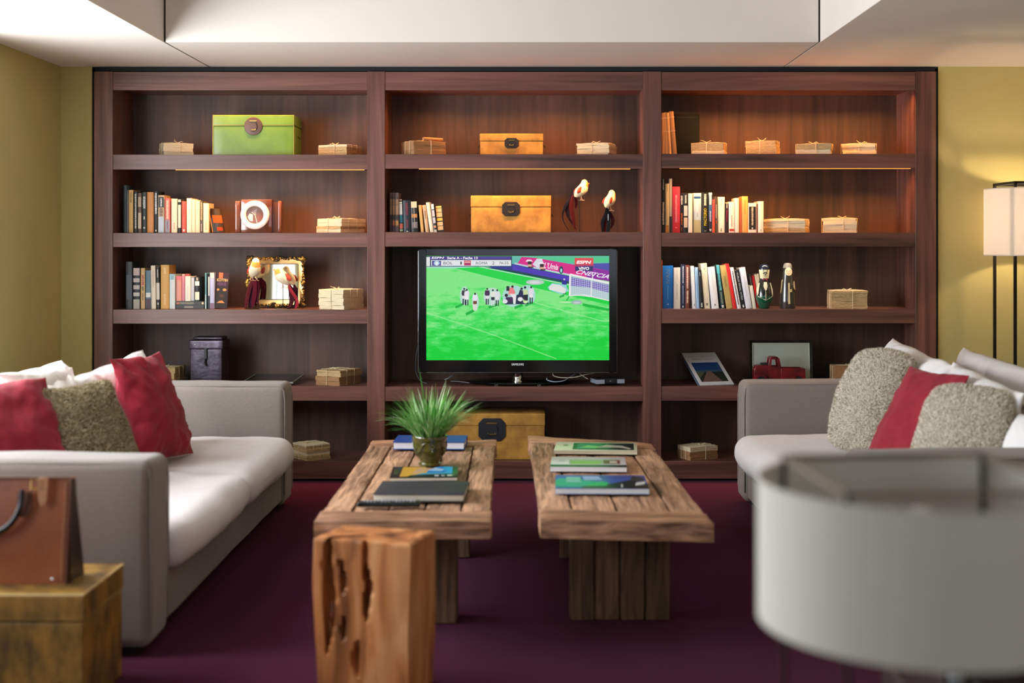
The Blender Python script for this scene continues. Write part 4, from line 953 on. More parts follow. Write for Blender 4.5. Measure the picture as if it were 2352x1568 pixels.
# ---------------------------------------------------------------- feathered birds on stands
M_bw = mat('cream_feathers', '#efe0c0', .8, var=.08, vs=40, bump=.3, bs=120); M_bo = P('#e58a3a', .8); M_br = mat('red_feathers', '#a8342a', .7, var=.45, vs=30, bump=.3, bs=90)
M_bt = furmat('tail_feathers', ['#15161c', '#1a1c26', '#16131a', '#241018', '#4a1218']); M_bt2 = furmat('red_tail_feathers', ['#1b1620', '#2a1020', '#5a1222', '#7f2430', '#1a1418'])
M_leg = P('#e6b48c', .6)
def bird(label, px, py_body, px_pole, base_py, zb, Y, sgn, yaw, tail, tm, half=17, group='feathered birds on wire stands', pole_m=M_rod, seed=0):
    """sgn +1: head to the right; tail: points in photo pixels relative to the body centre"""
    sc = Y/F; t = thing('bird_figurine', label, 'bird figurine', (X(px_pole, Y), Y, zb+.0006), 0, group)
    ox = (px-px_pole)*sc; oz = (base_py-py_body)*sc; rs = random.Random(seed)
    Rt = Matrix.Translation((ox, 0, oz)) @ Matrix.Rotation(R(yaw), 4, 'Z') @ Matrix.Scale(sgn, 4, (1, 0, 0))
    sp = [(-.036, -.040, .006), (-.030, -.034, .014), (-.020, -.024, .023), (-.006, -.010, .029), (.006, .004, .029), (.014, .018, .024), (.018, .030, .021), (.020, .040, .019), (.021, .048, .012), (.0215, .053, .003)]
    k_ = half/17
    g = MB(); seg = 20; vs = []; fs = []; ms = []
    for x, z, r_ in sp:
        for k in range(seg): a = 2*PI*k/seg; vs.append((k_*(x+r_*math.cos(a)*.9), k_*r_*math.sin(a)*.92, k_*(z+r_*math.cos(a)*(-.45))))
    for i in range(len(sp)-1):
        for k in range(seg): fs.append((i*seg+k, i*seg+(k+1) % seg, (i+1)*seg+(k+1) % seg, (i+1)*seg+k)); ms.append(1 if (i in (5, 6)) and (k < 5 or k > 14) else 0)
    fs += [tuple(range(seg)), tuple(range((len(sp)-1)*seg, len(sp)*seg))]; ms += [0, 0]
    g.add(vs, fs, 0, True, Rt); g.m = ms; g.build('body', [M_bw, M_bo], t)
    for s in (-1, 1):
        g = MB(); g.sphere((0, 0, 0), .024*k_, .005*k_, .011*k_, T=Rt @ Matrix.Translation((-.020*k_, s*.022*k_, -.003*k_)) @ Matrix.Rotation(R(-48), 4, 'Y') @ Matrix.Rotation(R(-s*10), 4, 'Z')); g.build('wing', M_br, t)
        g = MB(); g.sphere((.030*k_, s*.014*k_, .038*k_), .0024, T=Rt); g.build('eye', P('#0c0c0c', .15), t)
        g = MB(); p0 = Rt @ Vector((-.004*k_, s*.010, -.030*k_)); p1 = p0+Vector((.003, 0, -.026)); g.tube([p0, (p0+p1)/2+Vector((-.003, 0, 0)), p1], .0016, seg=6)
        for a in (-40, 0, 40, 180): g.tube([p1, p1+Vector((.014*math.cos(R(a))*sgn, .014*math.sin(R(a)), -.003))], .0012, seg=5)
        g.build('leg', M_leg, t)
    g = MB(); g.add([(k_*.034, .004, k_*.036), (k_*.034, -.004, k_*.036), (k_*.034, 0, k_*.029), (k_*.034, 0, k_*.040), (k_*.048, 0, k_*.031)], [(0, 3, 4), (3, 1, 4), (1, 2, 4), (2, 0, 4), (0, 2, 1, 3)], 0, False, Rt); g.build('beak', P('#d98b4a', .4), t)
    g = MB(); b0 = Rt @ Vector((-.034*k_, 0, -.036*k_))
    for i, fth in enumerate(tail):
        pts = [b0]+[Vector((ox+x*sc, .012*math.sin(i*2.1)+.01, oz-y*sc)) for x, y, _ in fth]; ws = [.004]+[q*sc for _, _, q in fth]
        # smooth the path
        P2 = []; W2 = []
        for a in range(len(pts)-1):
            for q in range(5):
                u = q/5; p_ = pts[max(a-1, 0)]; q1, q2 = pts[a], pts[a+1]; n_ = pts[min(a+2, len(pts)-1)]
                P2.append(.5*((2*q1)+(q2-p_)*u+(2*p_-5*q1+4*q2-n_)*u*u+(-p_+3*q1-3*q2+n_)*u**3)); W2.append(ws[a]*(1-u)+ws[a+1]*u)
        P2.append(pts[-1]); W2.append(ws[-1])
        vs = []; fs = []
        for a, p_ in enumerate(P2):
            tg = (P2[min(a+1, len(P2)-1)]-P2[max(a-1, 0)]).normalized(); s_ = tg.cross(Vector((0, 1, 0))).normalized()*W2[a]/2
            vs += [p_-s_, p_+Vector((0, -.0025, 0)), p_+s_, p_+Vector((0, .001, 0))]
        for a in range(len(P2)-1):
            for q in range(4): fs.append((a*4+q, a*4+(q+1) % 4, a*4+4+(q+1) % 4, a*4+4+q))
        g.add(vs, fs, 0, True)
    g.build('tail', tm, t)
    g = MB(); g.tube([(0, 0, .004), (0, 0, oz-.022*k_)], .002, seg=8); g.build('pole', pole_m, t)
    g = MB(); g.lathe([(0, 0), (.046, 0), (.047, .0015), (.045, .003), (0, .0035)], seg=36); g.build('stand_base', pole_m, t)
TA = [[(-22, 14, 5), (-37, 38, 7), (-44, 60, 3), (-39, 78, 2), (-30, 93, 1)], [(-24, 12, 5), (-34, 36, 7), (-32, 58, 7), (-20, 80, 3), (-12, 92, 1)], [(-20, 16, 7), (-24, 40, 11), (-20, 62, 9), (-17, 84, 5), (-16, 90, 1)], [(-14, 16, 5), (-12, 32, 6), (-14, 44, 1)], [(-18, 14, 4), (-30, 30, 6), (-31, 50, 7), (-26, 70, 1)]]
TB = [[(-8, 30, 8), (-17, 50, 8), (-17, 66, 6), (-18, 76, 1)], [(-6, 30, 8), (-12, 52, 9), (-12, 74, 6), (-10, 80, 1)], [(-4, 30, 8), (-3, 52, 10), (-5, 72, 8), (-6, 82, 2)], [(0, 30, 7), (7, 44, 8), (6, 56, 7), (2, 66, 1)], [(-6, 32, 5), (-13, 60, 6), (-14, 78, 2)]]
bird('pale bird with a long curving dark tail, left of the pair by the gold box', 1336, 431, 1331, 530, T[2], D+.10, 1, 20, TA, M_bt, 18, seed=1)
bird('pale bird with a straight hanging tail, right of the pair by the gold box', 1401, 455, 1397, 530, T[2], D+.10, 1, 50, TB, M_bt, 18, seed=2, pole_m=mat('steel_rod', '#b9b4ae', .3, metal=.9))
TC = [[(-8, 30, 8), (-16, 56, 10), (-20, 80, 8), (-22, 94, 2)], [(-4, 28, 9), (-10, 56, 11), (-12, 84, 8), (-13, 96, 2)], [(0, 28, 9), (0, 54, 10), (-4, 80, 9), (-5, 94, 2)], [(5, 30, 7), (7, 50, 7), (6, 72, 5), (8, 84, 1)], [(2, 30, 8), (4, 50, 8), (1, 70, 6), (0, 86, 1)]]
TD = [[(17, 26, 9), (22, 44, 10), (21, 60, 9), (10, 76, 5), (0, 80, 1)], [(20, 28, 8), (29, 48, 9), (30, 64, 8), (22, 78, 4), (16, 82, 1)], [(18, 28, 7), (33, 52, 7), (34, 66, 7), (27, 80, 1)], [(16, 26, 7), (20, 48, 8), (17, 68, 7), (8, 82, 2)]]
bird('pale bird with black and red tail, left one before the gilt mirror', 585, 612, 583, 703, T[3], D+.09, 1, -60, TC, M_bt2, 20, seed=3)
bird('orange-headed bird turned left with dark red tail, before the gilt mirror', 648, 629, 650, 703, T[3], D+.10, -1, 28, TD, M_bt2, 20, seed=4)

# ---------------------------------------------------------------- gilt mirror and the second frame
Y = D+.17; sc = Y/F
t = thing('gilt_mirror', 'ornate gilt mirror leaning behind two feathered birds', 'mirror', (X(633, Y), Y, T[3]+.004), (R(-2.4), 0, R(-1.5)))
wo, ho = 140*sc, 119*sc; li = 124*sc/2
def ring(g, x0, x1, z0, z1, a, b, y0, y1, mi=0):
    """frame strip between an outer rectangle and one inset by a"""
    for (p, q, r_, s) in ((x0, x1, z0, z0+a), (x0, x1, z1-a, z1)): g.box(p, q, y0, y1, r_, s, mi)
    g.box(x0, x0+a, y0, y1, z0+a, z1-a, mi); g.box(x1-a, x1, y0, y1, z0+a, z1-a, mi)
def frame_bevel(g, x0, x1, z0, z1, a, yo, yi, mi=0):
    o_ = [(x0, z0), (x1, z0), (x1, z1), (x0, z1)]; i_ = [(x0+a, z0+a), (x1-a, z0+a), (x1-a, z1-a), (x0+a, z1-a)]
    vs = [(x, yo, z) for x, z in o_]+[(x, yi, z) for x, z in i_]+[(x, .02, z) for x, z in o_]+[(x, .02, z) for x, z in i_]
    fs = []
    for k in range(4): k2 = (k+1) % 4; fs += [(k, k2, k2+4, k+4), (k, k+8, k2+8, k2), (k+4, k2+4, k2+12, k+12), (k+8, k+12, k2+12, k2+8)]
    g.add(vs, fs, mi)
x0, x1, z0, z1 = -wo/2+.016, wo/2-.016, .014, ho-.016
g = MB(); frame_bevel(g, x0, x1, z0, z1, .030, -.010, .004); g.build('gilt_liner', mat('champagne_gilt', '#d8b67a', .3, metal=.7, var=.2, vs=6), t)
rs = random.Random(3); g = MB()
def orn(ax, az, bx, bz, n, sz):
    for i in range(n+1):
        u = i/n; big = sz*(1+.9*max(0, 1-abs(u-.5)*9)+1.0*max(0, 1-u*6)+1.0*max(0, 1-(1-u)*6))
        x, z = ax+(bx-ax)*u, az+(bz-az)*u
        for q in range(3): g.sphere((x+rs.uniform(-.5, .5)*big, -.008+rs.uniform(-.004, .004), z+rs.uniform(-.5, .5)*big), big*rs.uniform(.35, .7), .006, big*rs.uniform(.35, .7), mi=(1 if rs.random() < .45 else 0), seg=8, rings=6)
orn(x0, z0, x1, z0, 26, .010); orn(x0, z1, x1, z1, 26, .011); orn(x0, z0, x0, z1, 22, .010); orn(x1, z0, x1, z1, 22, .010)
g.build('carved_border', [M_goldd, M_gold], t)
g = MB(); g.box(x0+.03, x1-.03, .008, .012, z0+.03, z1-.03); g.build('mirror_glass', M_mirror, t)
g = MB(); ring(g, x0+.0295, x1-.0295, z0+.0295, z1-.0295, .0035, 0, .002, .0078); g.build('inner_slip', M_mblack, t)
g = MB(); g.box(x0, x1, .0205, .026, z0, z1); g.build('backing', M_mblack, t)

Y = D+.20; sc = Y/F
t = thing('framed_picture', 'dark frame with pale grey glass behind the red toy truck', 'framed picture', (X(1795, Y), Y, T[4]+.002), (R(-5), 0, 0))
g = MB(); wo, ho = 144*sc, 96*sc; frame_bevel(g, -wo/2, wo/2, 0, ho, .016, -.006, .002); g.build('frame', mat('tarnished_silver', '#3a3b35', .35, metal=.7, var=.6, vs=14, bump=.4, bs=40), t)
g = MB(); g.box(-wo/2+.016, wo/2-.016, .006, .01, .016, ho-.016); g.build('pale_glass', mat('silvered_glass', '#b5bdb0', .22, metal=.35), t)
g = MB(); ring(g, -wo/2+.0155, wo/2-.0155, .0155, ho-.0155, .0025, 0, .001, .0058); g.build('inner_slip', P('#c9cbbd', .4), t)
g = MB(); g.box(-wo/2, wo/2, .0205, .024, 0, ho); g.build('backing', M_mblack, t)
# frame lying flat
t = thing('framed_picture', 'dark photo frame lying flat at the left sofa arm, fourth shelf', 'framed picture', (X(620, D+.14), D+.05, T[4]+.012), (R(4.5), 0, R(-5)))
g = MB(); g.box(-.14, .15, 0, .25, 0, .008); g.build('frame', P('#9a958c', .4, metal=.3), t); g = MB(); g.box(-.132, .142, .008, .242, .008, .009); g.build('dark_print', P('#222022', .2), t)

# ---------------------------------------------------------------- toy pickup truck
Y = D+.07; sc = Y/F; zt = T[4]
t = thing('toy_truck', 'dark red toy pickup truck with open bed, facing left', 'toy truck', (X(1791, Y), Y, zt+.0006))
M_tr = mat('worn_red_enamel', '#8c1f24', .35, metal=.2, var=.45, vs=14, h2='#4f1418')
def tp(x, y): return ((x-1791)*sc, (886-y)*sc)
g = MB(); dd = .095
g.prism([tp(*p) for p in ((1735, 876), (1733, 862), (1735, 846), (1742, 842), (1768, 841), (1768, 876))], .012, dd-.012)
g.prism([tp(*p) for p in ((1794, 876), (1794, 848), (1846, 848), (1850, 852), (1850, 876))], 0, .006); g.prism([tp(*p) for p in ((1794, 876), (1794, 848), (1846, 848), (1850, 852), (1850, 876))], dd-.006, dd)
x_, z_ = tp(1844, 876); g.box(x_, tp(1850, 0)[0], .006, dd-.006, z_, tp(0, 849)[1]); g.box(tp(1768, 0)[0], x_, .004, dd-.004, tp(0, 877)[1], tp(0, 871)[1])
g.build('truck_body', M_tr, t, bevel=.002)
g = MB()
cab = [(1766, 876), (1766, 846), (1769, 826), (1773, 823), (1786, 823), (1792, 828), (1794, 848), (1794, 876)]
for y0, y1 in ((.004, .010), (dd-.010, dd-.004)):
    lo = [tp(*p) for p in ((1766, 876), (1766, 844), (1794, 844), (1794, 876))]; g.prism(lo, y0, y1)
    g.prism([tp(*p) for p in ((1766, 844), (1769, 826), (1773, 823), (1773.5, 828), (1771, 844))], y0, y1); g.prism([tp(*p) for p in ((1786, 829), (1786, 823), (1791, 827), (1794, 844), (1789, 844))], y0, y1)
    g.prism([tp(*p) for p in ((1773, 823), (1786, 823), (1786, 828), (1773.5, 828))], y0, y1)
g.prism([tp(*p) for p in ((1769, 827), (1773, 822), (1786, 822), (1792, 827), (1786, 825), (1773, 825))], .004, dd-.004); g.box(tp(1788, 0)[0], tp(1793, 0)[0], .01, dd-.01, tp(0, 871)[1], tp(0, 846)[1])
g.build('cab', M_tr, t, bevel=.001)
g = MB(); g.prism([tp(*p) for p in ((1750, 842), (1751, 837), (1764, 836), (1767, 842))], .025, dd-.025); g.build('hood_top', P('#2b1416', .35), t)
for cx_, nm in ((1749, 'front'), (1835, 'rear')):
    for y0 in (-.004, dd-.016):
        a = [(cx_+15*math.cos(R(k)), 877-15*math.sin(R(k))) for k in range(0, 181, 15)]+[(cx_+11*math.cos(R(k)), 877-11*math.sin(R(k))) for k in range(180, -1, -15)]
        g = MB(); g.prism([tp(*p) for p in a], y0, y0+.02); g.build('fender', M_tr, t)
        wx, wz = tp(cx_, 876); g = MB(); g.lathe([(0, 0), (.006, 0), (.010, .003), (.018, .002), (.0235, .002), (.0245, .006), (.0235, .013), (0, .013)], seg=28, T=Matrix.Translation((wx, y0+.0155, wz)) @ Matrix.Rotation(R(90), 4, 'X')); g.build('wheel', P('#17171a', .5), t)
for y in (.02, dd-.02):
    x_, z_ = tp(1736, 852); g = MB(); g.sphere((x_, y, z_), .007); g.build('headlamp', P('#b8a48c', .2, metal=.7), t)

# ---------------------------------------------------------------- cover book leaning back, right bay
t = thing('picture_book', 'white-covered picture book with road and blue sky, tilted back on the fourth shelf', 'book', (X(1608, D+.012), D+.012, T[4]+.004), (0, 0, 0))
Mx = Matrix.Rotation(R(17), 4, 'Z') @ Matrix.Rotation(R(-58), 4, 'X')
t.rotation_euler = Mx.to_euler()
bw, bh = .208, .30
g = MB(); g.box(0, bw, 0, .0015, 0, bh); g.box(0, bw, .016, .0175, 0, bh, 0); g.box(0, .0015, .0015, .016, 0, bh, 1); g.build('cover', [P('#d6d3d6', .3), P('#3a4a63', .4)], t)
g = MB(); g.box(.002, bw-.001, .0015, .016, .001, bh-.001); g.build('pages', P('#b9c2cc', .8), t)
g = MB(); g.box(.022, bw-.022, -.0005, 0, .03, .205, 0); g.box(.022, bw-.022, -.0007, -.0004, .125, .205, 1); g.box(.022, bw-.022, -.0008, -.0005, .118, .135, 2)
g.prism([(.03, .03), (.15, .03), (.112, .125), (.09, .125)], -.0010, -.0006, 3); g.prism([(.022, .06), (.022, .118), (.075, .122), (.05, .09)], -.0009, -.0005, 4); g.build('cover_picture', [P('#22281e'), P('#1c3d74'), P('#34506c'), P('#6b5248'), P('#4c5138')], t)
text('PUNTA DEL ESTE', 'cover_lettering', P('#9a8f96'), t, (bw/2, -.0006, .262), FRONT, .014, .155); text('SPECIAL BOOK', 'cover_lettering', P('#9a8f96'), t, (bw/2, -.0006, .235), FRONT, .013, .13)

# ---------------------------------------------------------------- painted dolls
Y = D+.08; sc = Y/F
t = thing('painted_doll', 'painted wooden doll of a moustached man in black vest and green trousers', 'doll', (X(1755.5, Y), Y, T[3]+.0006))
pr = [(0, 0), (9, 0), (12, 3), (16, 14), (19.5, 24), (19.5, 30), (18, 42), (14.5, 56), (11, 66), (9.8, 70), (10.5, 73), (11.5, 82), (12.3, 90), (12, 94), (10.2, 99), (6, 102.5), (0, 103)]
mi = [2, 2, 2, 2, 2, 1, 1, 1, 1, 0, 0, 0, 3, 3, 3, 3]
M_dk = P('#17191b', .15, coat=.5); M_dc = P('#e6dcb4', .25, coat=.5); M_dg = P('#0f4e38', .2, coat=.5); M_db = P('#1b2333', .12, coat=.6)
g = MB(); g.lathe([(r_*sc, z*sc) for r_, z in pr], seg=40, mis=mi); g.build('body', [M_dc, M_dk, M_dg, M_db], t)
def onbody(g, pts, prof, mi=0, th=.0015):
    """a painted patch wrapped on the turned body; pts in (angle, height px)"""
    def rad(z):
        for (r0, z0_), (r1, z1_) in zip(prof, prof[1:]):
            if z0_ <= z <= z1_: return r0+(r1-r0)*((z-z0_)/(z1_-z0_) if z1_ > z0_ else 0)
        return prof[-1][0]
    n = len(pts); vs = []
    ca, cz = sum(p[0] for p in pts)/n, sum(p[1] for p in pts)/n
    for a, z in pts: r_ = rad(z)*sc; vs.append(((r_+th)*math.sin(R(a)), -(r_+th)*math.cos(R(a)), z*sc))
    for a, z in pts: r_ = rad(z)*sc; vs.append(((r_-.001)*math.sin(R(a)), -(r_-.001)*math.cos(R(a)), z*sc))
    r_ = rad(cz)*sc; vs.append(((r_+th)*math.sin(R(ca)), -(r_+th)*math.cos(R(ca)), cz*sc))
    g.add(vs, [(i, (i+1) % n, 2*n) for i in range(n)]+[tuple(range(2*n-1, n-1, -1))]+[(i, (i+1) % n, (i+1) % n+n, i+n) for i in range(n)], mi)
g = MB(); onbody(g, [(-14, 62), (14, 62), (16, 52), (6, 44), (-6, 44), (-16, 52)], pr, 0, .004)
for s in (-1, 1): onbody(g, [(s*58, 60), (s*74, 60), (s*82, 44), (s*62, 30), (s*52, 36)], pr, 0, .0035)
onbody(g, [(-2, 44), (2, 44), (2, 24), (-2, 24)], pr, 0, .002)
for s in (-1, 1): onbody(g, [(0, 22), (s*55, 30), (s*55, 28.5), (0, 20)], pr, 0, .002)
g.build('shirt_paint', P('#ded6b8', .3), t)
g = MB()
for s in (-1, 1): onbody(g, [(0, 68), (s*26, 71), (s*26, 64)], pr, 0, .004)
g.build('bow_tie', P('#6d1f2c', .3), t)
g = MB()
for s in (-1, 1): onbody(g, [(0, 83), (s*20, 80.5), (s*26, 82), (s*8, 85)], pr, 0, .002); onbody(g, [(s*12, 91.5), (s*34, 90), (s*22, 93.6)], pr, 0, .002)
onbody(g, [(-6, 80), (6, 80), (0, 76)], pr, 0, .002)
for s in (-1, 1): onbody(g, [(s*16, 88), (s*28, 88), (s*26, 86.8), (s*18, 86.8)], pr, 0, .002)
g.build('face_paint', P('#121214', .3), t)
t = thing('painted_doll', 'painted wooden doll of a woman in dark hooded robe', 'doll', (X(1809, Y), Y, T[3]+.0006))
pr = [(0, 0), (17, 0), (18.5, 3), (18, 20), (16.5, 45), (14.5, 62), (12.8, 74), (12, 86), (11, 94), (9.8, 97), (9.3, 101), (7, 104.5), (0, 105.5)]
g = MB(); g.lathe([(r_*sc, z*sc) for r_, z in pr], seg=40, mis=[0]*8+[1]*4); g.build('body', [mat('robe_paint', '#3a3733', .15, coat=.5, var=.4, vs=12), P('#6d6c66', .35)], t)
g = MB(); onbody(g, [(40*math.sin(R(k)), 86+9.5*math.cos(R(k))) for k in range(0, 360, 24)], pr, 0, .0025); g.build('face', P('#ebc9a8', .3), t)
g = MB(); onbody(g, [(-6, 60), (6, 60), (7, 12), (-7, 12)], pr, 0, .003); onbody(g, [(0, 44), (20, 46), (22, 40), (0, 38)], pr, 0, .0045); onbody(g, [(-72, 66), (-62, 68), (-66, 40), (-74, 36)], pr, 0, .003)
onbody(g, [(50, 60), (72, 64), (70, 44), (46, 48)], pr, 0, .003); g.build('robe_trim', P('#cdb98a', .35), t)
g = MB()
for s in (-1, 1): onbody(g, [(s*12, 88.5), (s*22, 88.5), (s*22, 87.2), (s*12, 87.2)], pr, 0, .0032)
onbody(g, [(-5, 80.5), (5, 80.5), (0, 79.4)], pr, 0, .0032); g.build('face_paint', P('#6b3a32', .4), t)

# ---------------------------------------------------------------- television
Y = D+.05; sc = Y/F; tx = X(1189, Y); tz = T[4]+.0006
TV = thing('television', 'flat television showing a football match in the middle bay', 'television', (tx, Y, tz))
def q(px, py): return ((px-1189)*sc, H-(py-CY)*sc-tz)
def bxp(g, x0, y0, x1, y1, ya, yb, mi=0): a, b = q(x0, y1); c, d = q(x1, y0); g.box(a, c, ya, yb, b, d, mi)
g = MB()
(x0, z0), (x1, z1) = q(961, 855), q(1417, 572); (u0, v0), (u1, v1) = q(978, 827), q(1400.5, 587.5)
g.box(x0, u0, 0, .03, z0, z1); g.box(u1, x1, 0, .03, z0, z1); g.box(u0, u1, 0, .03, z0, v0); g.box(u0, u1, 0, .03, v1, z1)
g.build('bezel', M_pblack, TV, bevel=.003)
g = MB(); g.rbox(x0+.01, x1-.01, .031, .075, z0+.01, z1-.01, .02, n=4); g.build('rear_housing', M_mblack, TV)
g = MB(); g.tube([(x0-.001, .004, z0+.004), (x0-.001, .004, z1-.01)], .0026, seg=8); g.tube([(x1+.001, .004, z0+.004), (x1+.001, .004, z1-.01)], .0018, seg=8); g.tube([(x0, .002, z0-.001), (x1, .002, z0-.001)], .0015, seg=6); g.build('chrome_edge', mat('smoked_chrome', '#8a8d90', .2, metal=1), TV)
# the picture: a flat screen built from coloured shapes
m, nt, b = newmat('pitch_on_screen'); tc = N(nt, 'ShaderNodeTexCoord'); mp = N(nt, 'ShaderNodeMapping'); mp.inputs['Scale'].default_value = (5, 1, 16); nt.links.new(tc.outputs['Object'], mp.inputs[0])
n1 = N(nt, 'ShaderNodeTexNoise', Scale=1.6, Detail=8, Roughness=.7); nt.links.new(mp.outputs[0], n1.inputs[0]); gr = N(nt, 'ShaderNodeSeparateXYZ'); nt.links.new(tc.outputs['Object'], gr.inputs[0])
ma = N(nt, 'ShaderNodeMapRange'); ma.inputs['From Min'].default_value = v0; ma.inputs['From Max'].default_value = v1-.1; ma.inputs['To Min'].default_value = -.16; ma.inputs['To Max'].default_value = .18; nt.links.new(gr.outputs[2], ma.inputs['Value'])
ad = N(nt, 'ShaderNodeMath', _operation='ADD'); nt.links.new(n1.outputs[0], ad.inputs[0]); nt.links.new(ma.outputs[0], ad.inputs[1]); cr = N(nt, 'ShaderNodeValToRGB'); nt.links.new(ad.outputs[0], cr.inputs[0])
e = cr.color_ramp.elements; e[0].position = .36; e[0].color = lin('#06cf36'); e[1].position = .6; e[1].color = lin('#80e884'); e2 = e.new(.48); e2.color = lin('#3fde5c')
b.inputs['Base Color'].default_value = (0, 0, 0, 1); b.inputs['Roughness'].default_value = .3; nt.links.new(cr.outputs[0], b.inputs['Emission Color']); b.inputs['Emission Strength'].default_value = .95
PITCH = m
Y0 = .006
g = MB(); g.box(u0, u1, Y0, .028, v0, v1, 0); scr = g.build('screen', PITCH, TV)
LAY = [0]
def shp(nm, items):
    """items: (hex, [pixel points]); each layer sits a hair in front of the one before"""
    g = MB(); cols = []; ms = []
    for h, pts in items:
        LAY[0] += 1; y = Y0-.00002*LAY[0]-.0002
        if h not in cols: cols.append(h); ms.append(E(h, .95))
        g.add([(q(*p)[0], y, q(*p)[1]) for p in pts], [tuple(range(len(pts)))], cols.index(h))
    return g.build(nm, ms, scr)
def rc(x0, y0, x1, y1): return [(x0, y0), (x1, y0), (x1, y1), (x0, y1)]
def ell(cx, cy, a, b, n=20): return [(cx+a*math.cos(2*PI*k/n), cy+b*math.sin(2*PI*k/n)) for k in range(n)]
def line(x0, y0, x1, y1, t): dx, dy = x1-x0, y1-y0; l = math.hypot(dx, dy); nx, ny = -dy/l*t/2, dx/l*t/2; return [(x0+nx, y0+ny), (x1+nx, y1+ny), (x1-nx, y1-ny), (x0-nx, y0-ny)]
shp('pitch_markings', [
 ('#0bd240', [(1042, 615), (1100, 613), (1180, 622), (1305, 652), (1400, 672), (1400, 700), (1290, 675), (1190, 652)]),
 ('#8be88c', line(1040, 616, 1190, 653, 1.3)), ('#8be88c', line(1190, 653, 1400, 707, 1.3)),
 ('#a6eda0', line(980, 718, 1130, 768, 1.2)), ('#a6eda0', line(1130, 768, 1278, 824, 1.2)), ('#a6eda0', line(1228, 695, 1386, 738, 1.3)), ('#a6eda0', line(1386, 738, 1400, 737, 1.2)),
 ('#bfe9b0', ell(1300, 694, 16, 1.6)), ('#0bb93a', line(1338, 699, 1399, 712, 6)), ('#12b044', [(1300, 690), (1306, 680), (1309, 680), (1303, 691)])])
shp('stand_and_boards', [
 ('#5fb8a6', [(1175, 588), (1400, 588), (1400, 625), (1175, 608)]), ('#4fc78c', [(1216, 590), (1400, 590), (1400, 603), (1300, 603)]), ('#4c4aa8', [(1330, 606), (1400, 604), (1400, 622), (1340, 618)]),
 ('#d81884', [(1188, 606), (1198, 590), (1230, 592), (1400, 622), (1400, 646), (1310, 630)]), ('#8c1e9c', [(1330, 612), (1400, 622), (1400, 646), (1350, 638)]),
 ('#c8c6e4', line(1182, 605, 1310, 631, 3)), ('#2a2a8c', [(1177, 606), (1310, 634), (1310, 652), (1120, 613)]), ('#4a2fb4', [(1177, 608), (1308, 635), (1308, 646), (1177, 620)]), ('#123c50', [(1177, 620), (1308, 646), (1308, 652), (1120, 614), (1100, 612)]),
 ('#c9dcd8', line(1100, 612, 1310, 655, 1.8)),
 ('#9fd8cc', [(978, 611), (1060, 611), (1100, 613), (1042, 616), (978, 615)])])
def man(x, y, h, a, b_, c, hair='#1a1616'): # small figure: head, shirt, shorts, legs
    return [(hair, ell(x, y+h*.06, h*.055, h*.06, 8)), (a, [(x-h*.12, y+h*.14), (x+h*.12, y+h*.14), (x+h*.15, y+h*.34), (x+h*.1, y+h*.46), (x-h*.1, y+h*.46), (x-h*.15, y+h*.34)]), (b_, rc(x-h*.1, y+h*.45, x+h*.1, y+h*.64)), (c, rc(x-h*.09, y+h*.62, x-h*.02, y+h*.96)), (c, rc(x+h*.03, y+h*.62, x+h*.09, y+h*.96))]
it = [('#b4dcc8', ell(1067, 680, 11, 22)), ('#b4dcc8', ell(1092, 693, 8, 21)), ('#b4dcc8', ell(1130, 681, 20, 21)), ('#a8d8d0', ell(1180, 680, 26, 25)), ('#a8d8d0', ell(1211, 678, 19, 24)),
      ('#0fae3c', line(1046, 706, 1064, 698, 5)), ('#0fae3c', line(1070, 722, 1088, 713, 6)), ('#0fae3c', line(1122, 706, 1142, 699, 6)), ('#0fae3c', line(1182, 707, 1200, 700, 6)), ('#0fae3c', line(1206, 702, 1222, 695, 5))]
it += man(1066, 661, 40, '#3a3040', '#e6dfe4', '#23283c')+man(1072, 663, 40, '#e8e2ea', '#efe9ec', '#23283c')+man(1091, 672, 42, '#e6e4ec', '#7a3c2c', '#efd9d2')
it += man(1119, 661, 40, '#43284c', '#e6dfe4', '#23283c')+man(1132, 664, 40, '#e2e4da', '#23283c', '#d8dce0')+man(1142, 664, 40, '#dedce4', '#e6e2e4', '#2a3038')
it += [('#eb7c80', [(1168, 662), (1178, 659), (1184, 672), (1176, 680), (1168, 676)]), ('#17242c', rc(1163, 657, 1170, 668)), ('#1a1414', ell(1177, 658, 3, 3, 8)), ('#1b3044', [(1153, 690), (1190, 676), (1212, 680), (1214, 698), (1160, 699)]),
       ('#4a2058', [(1162, 682), (1178, 682), (1176, 694), (1160, 692)]), ('#e9e4e4', [(1170, 674), (1186, 676), (1184, 698), (1179, 698), (1178, 684)]), ('#e6e2ea', ell(1160, 692, 6, 5, 10)), ('#191420', ell(1163, 678, 4, 4, 8)), ('#1b2348', [(1188, 684), (1194, 665), (1204, 668), (1212, 696), (1190, 698)]), ('#e8e6e6', ell(1195, 687, 6, 5, 10)), ('#c8e8a8', ell(1207, 691, 6, 6, 10)), ('#c8d8a0', [(1201, 665), (1212, 665), (1213, 676), (1202, 678)]), ('#1a1a28', [(1202, 677), (1213, 676), (1212, 690), (1204, 690)]), ('#141418', ell(1206, 660, 3, 3, 8)), ('#191420', ell(1198, 663, 3, 3, 8))]
it += man(1220, 657, 42, '#ddd8e0', '#e9e2e4', '#1a1a2c')
shp('players', it)
shp('goalkeeper', man(1296, 639, 38, '#27208c', '#26203c', '#1c1830', '#d8d0e0')+[('#0fae3c', line(1285, 682, 1296, 678, 4))])
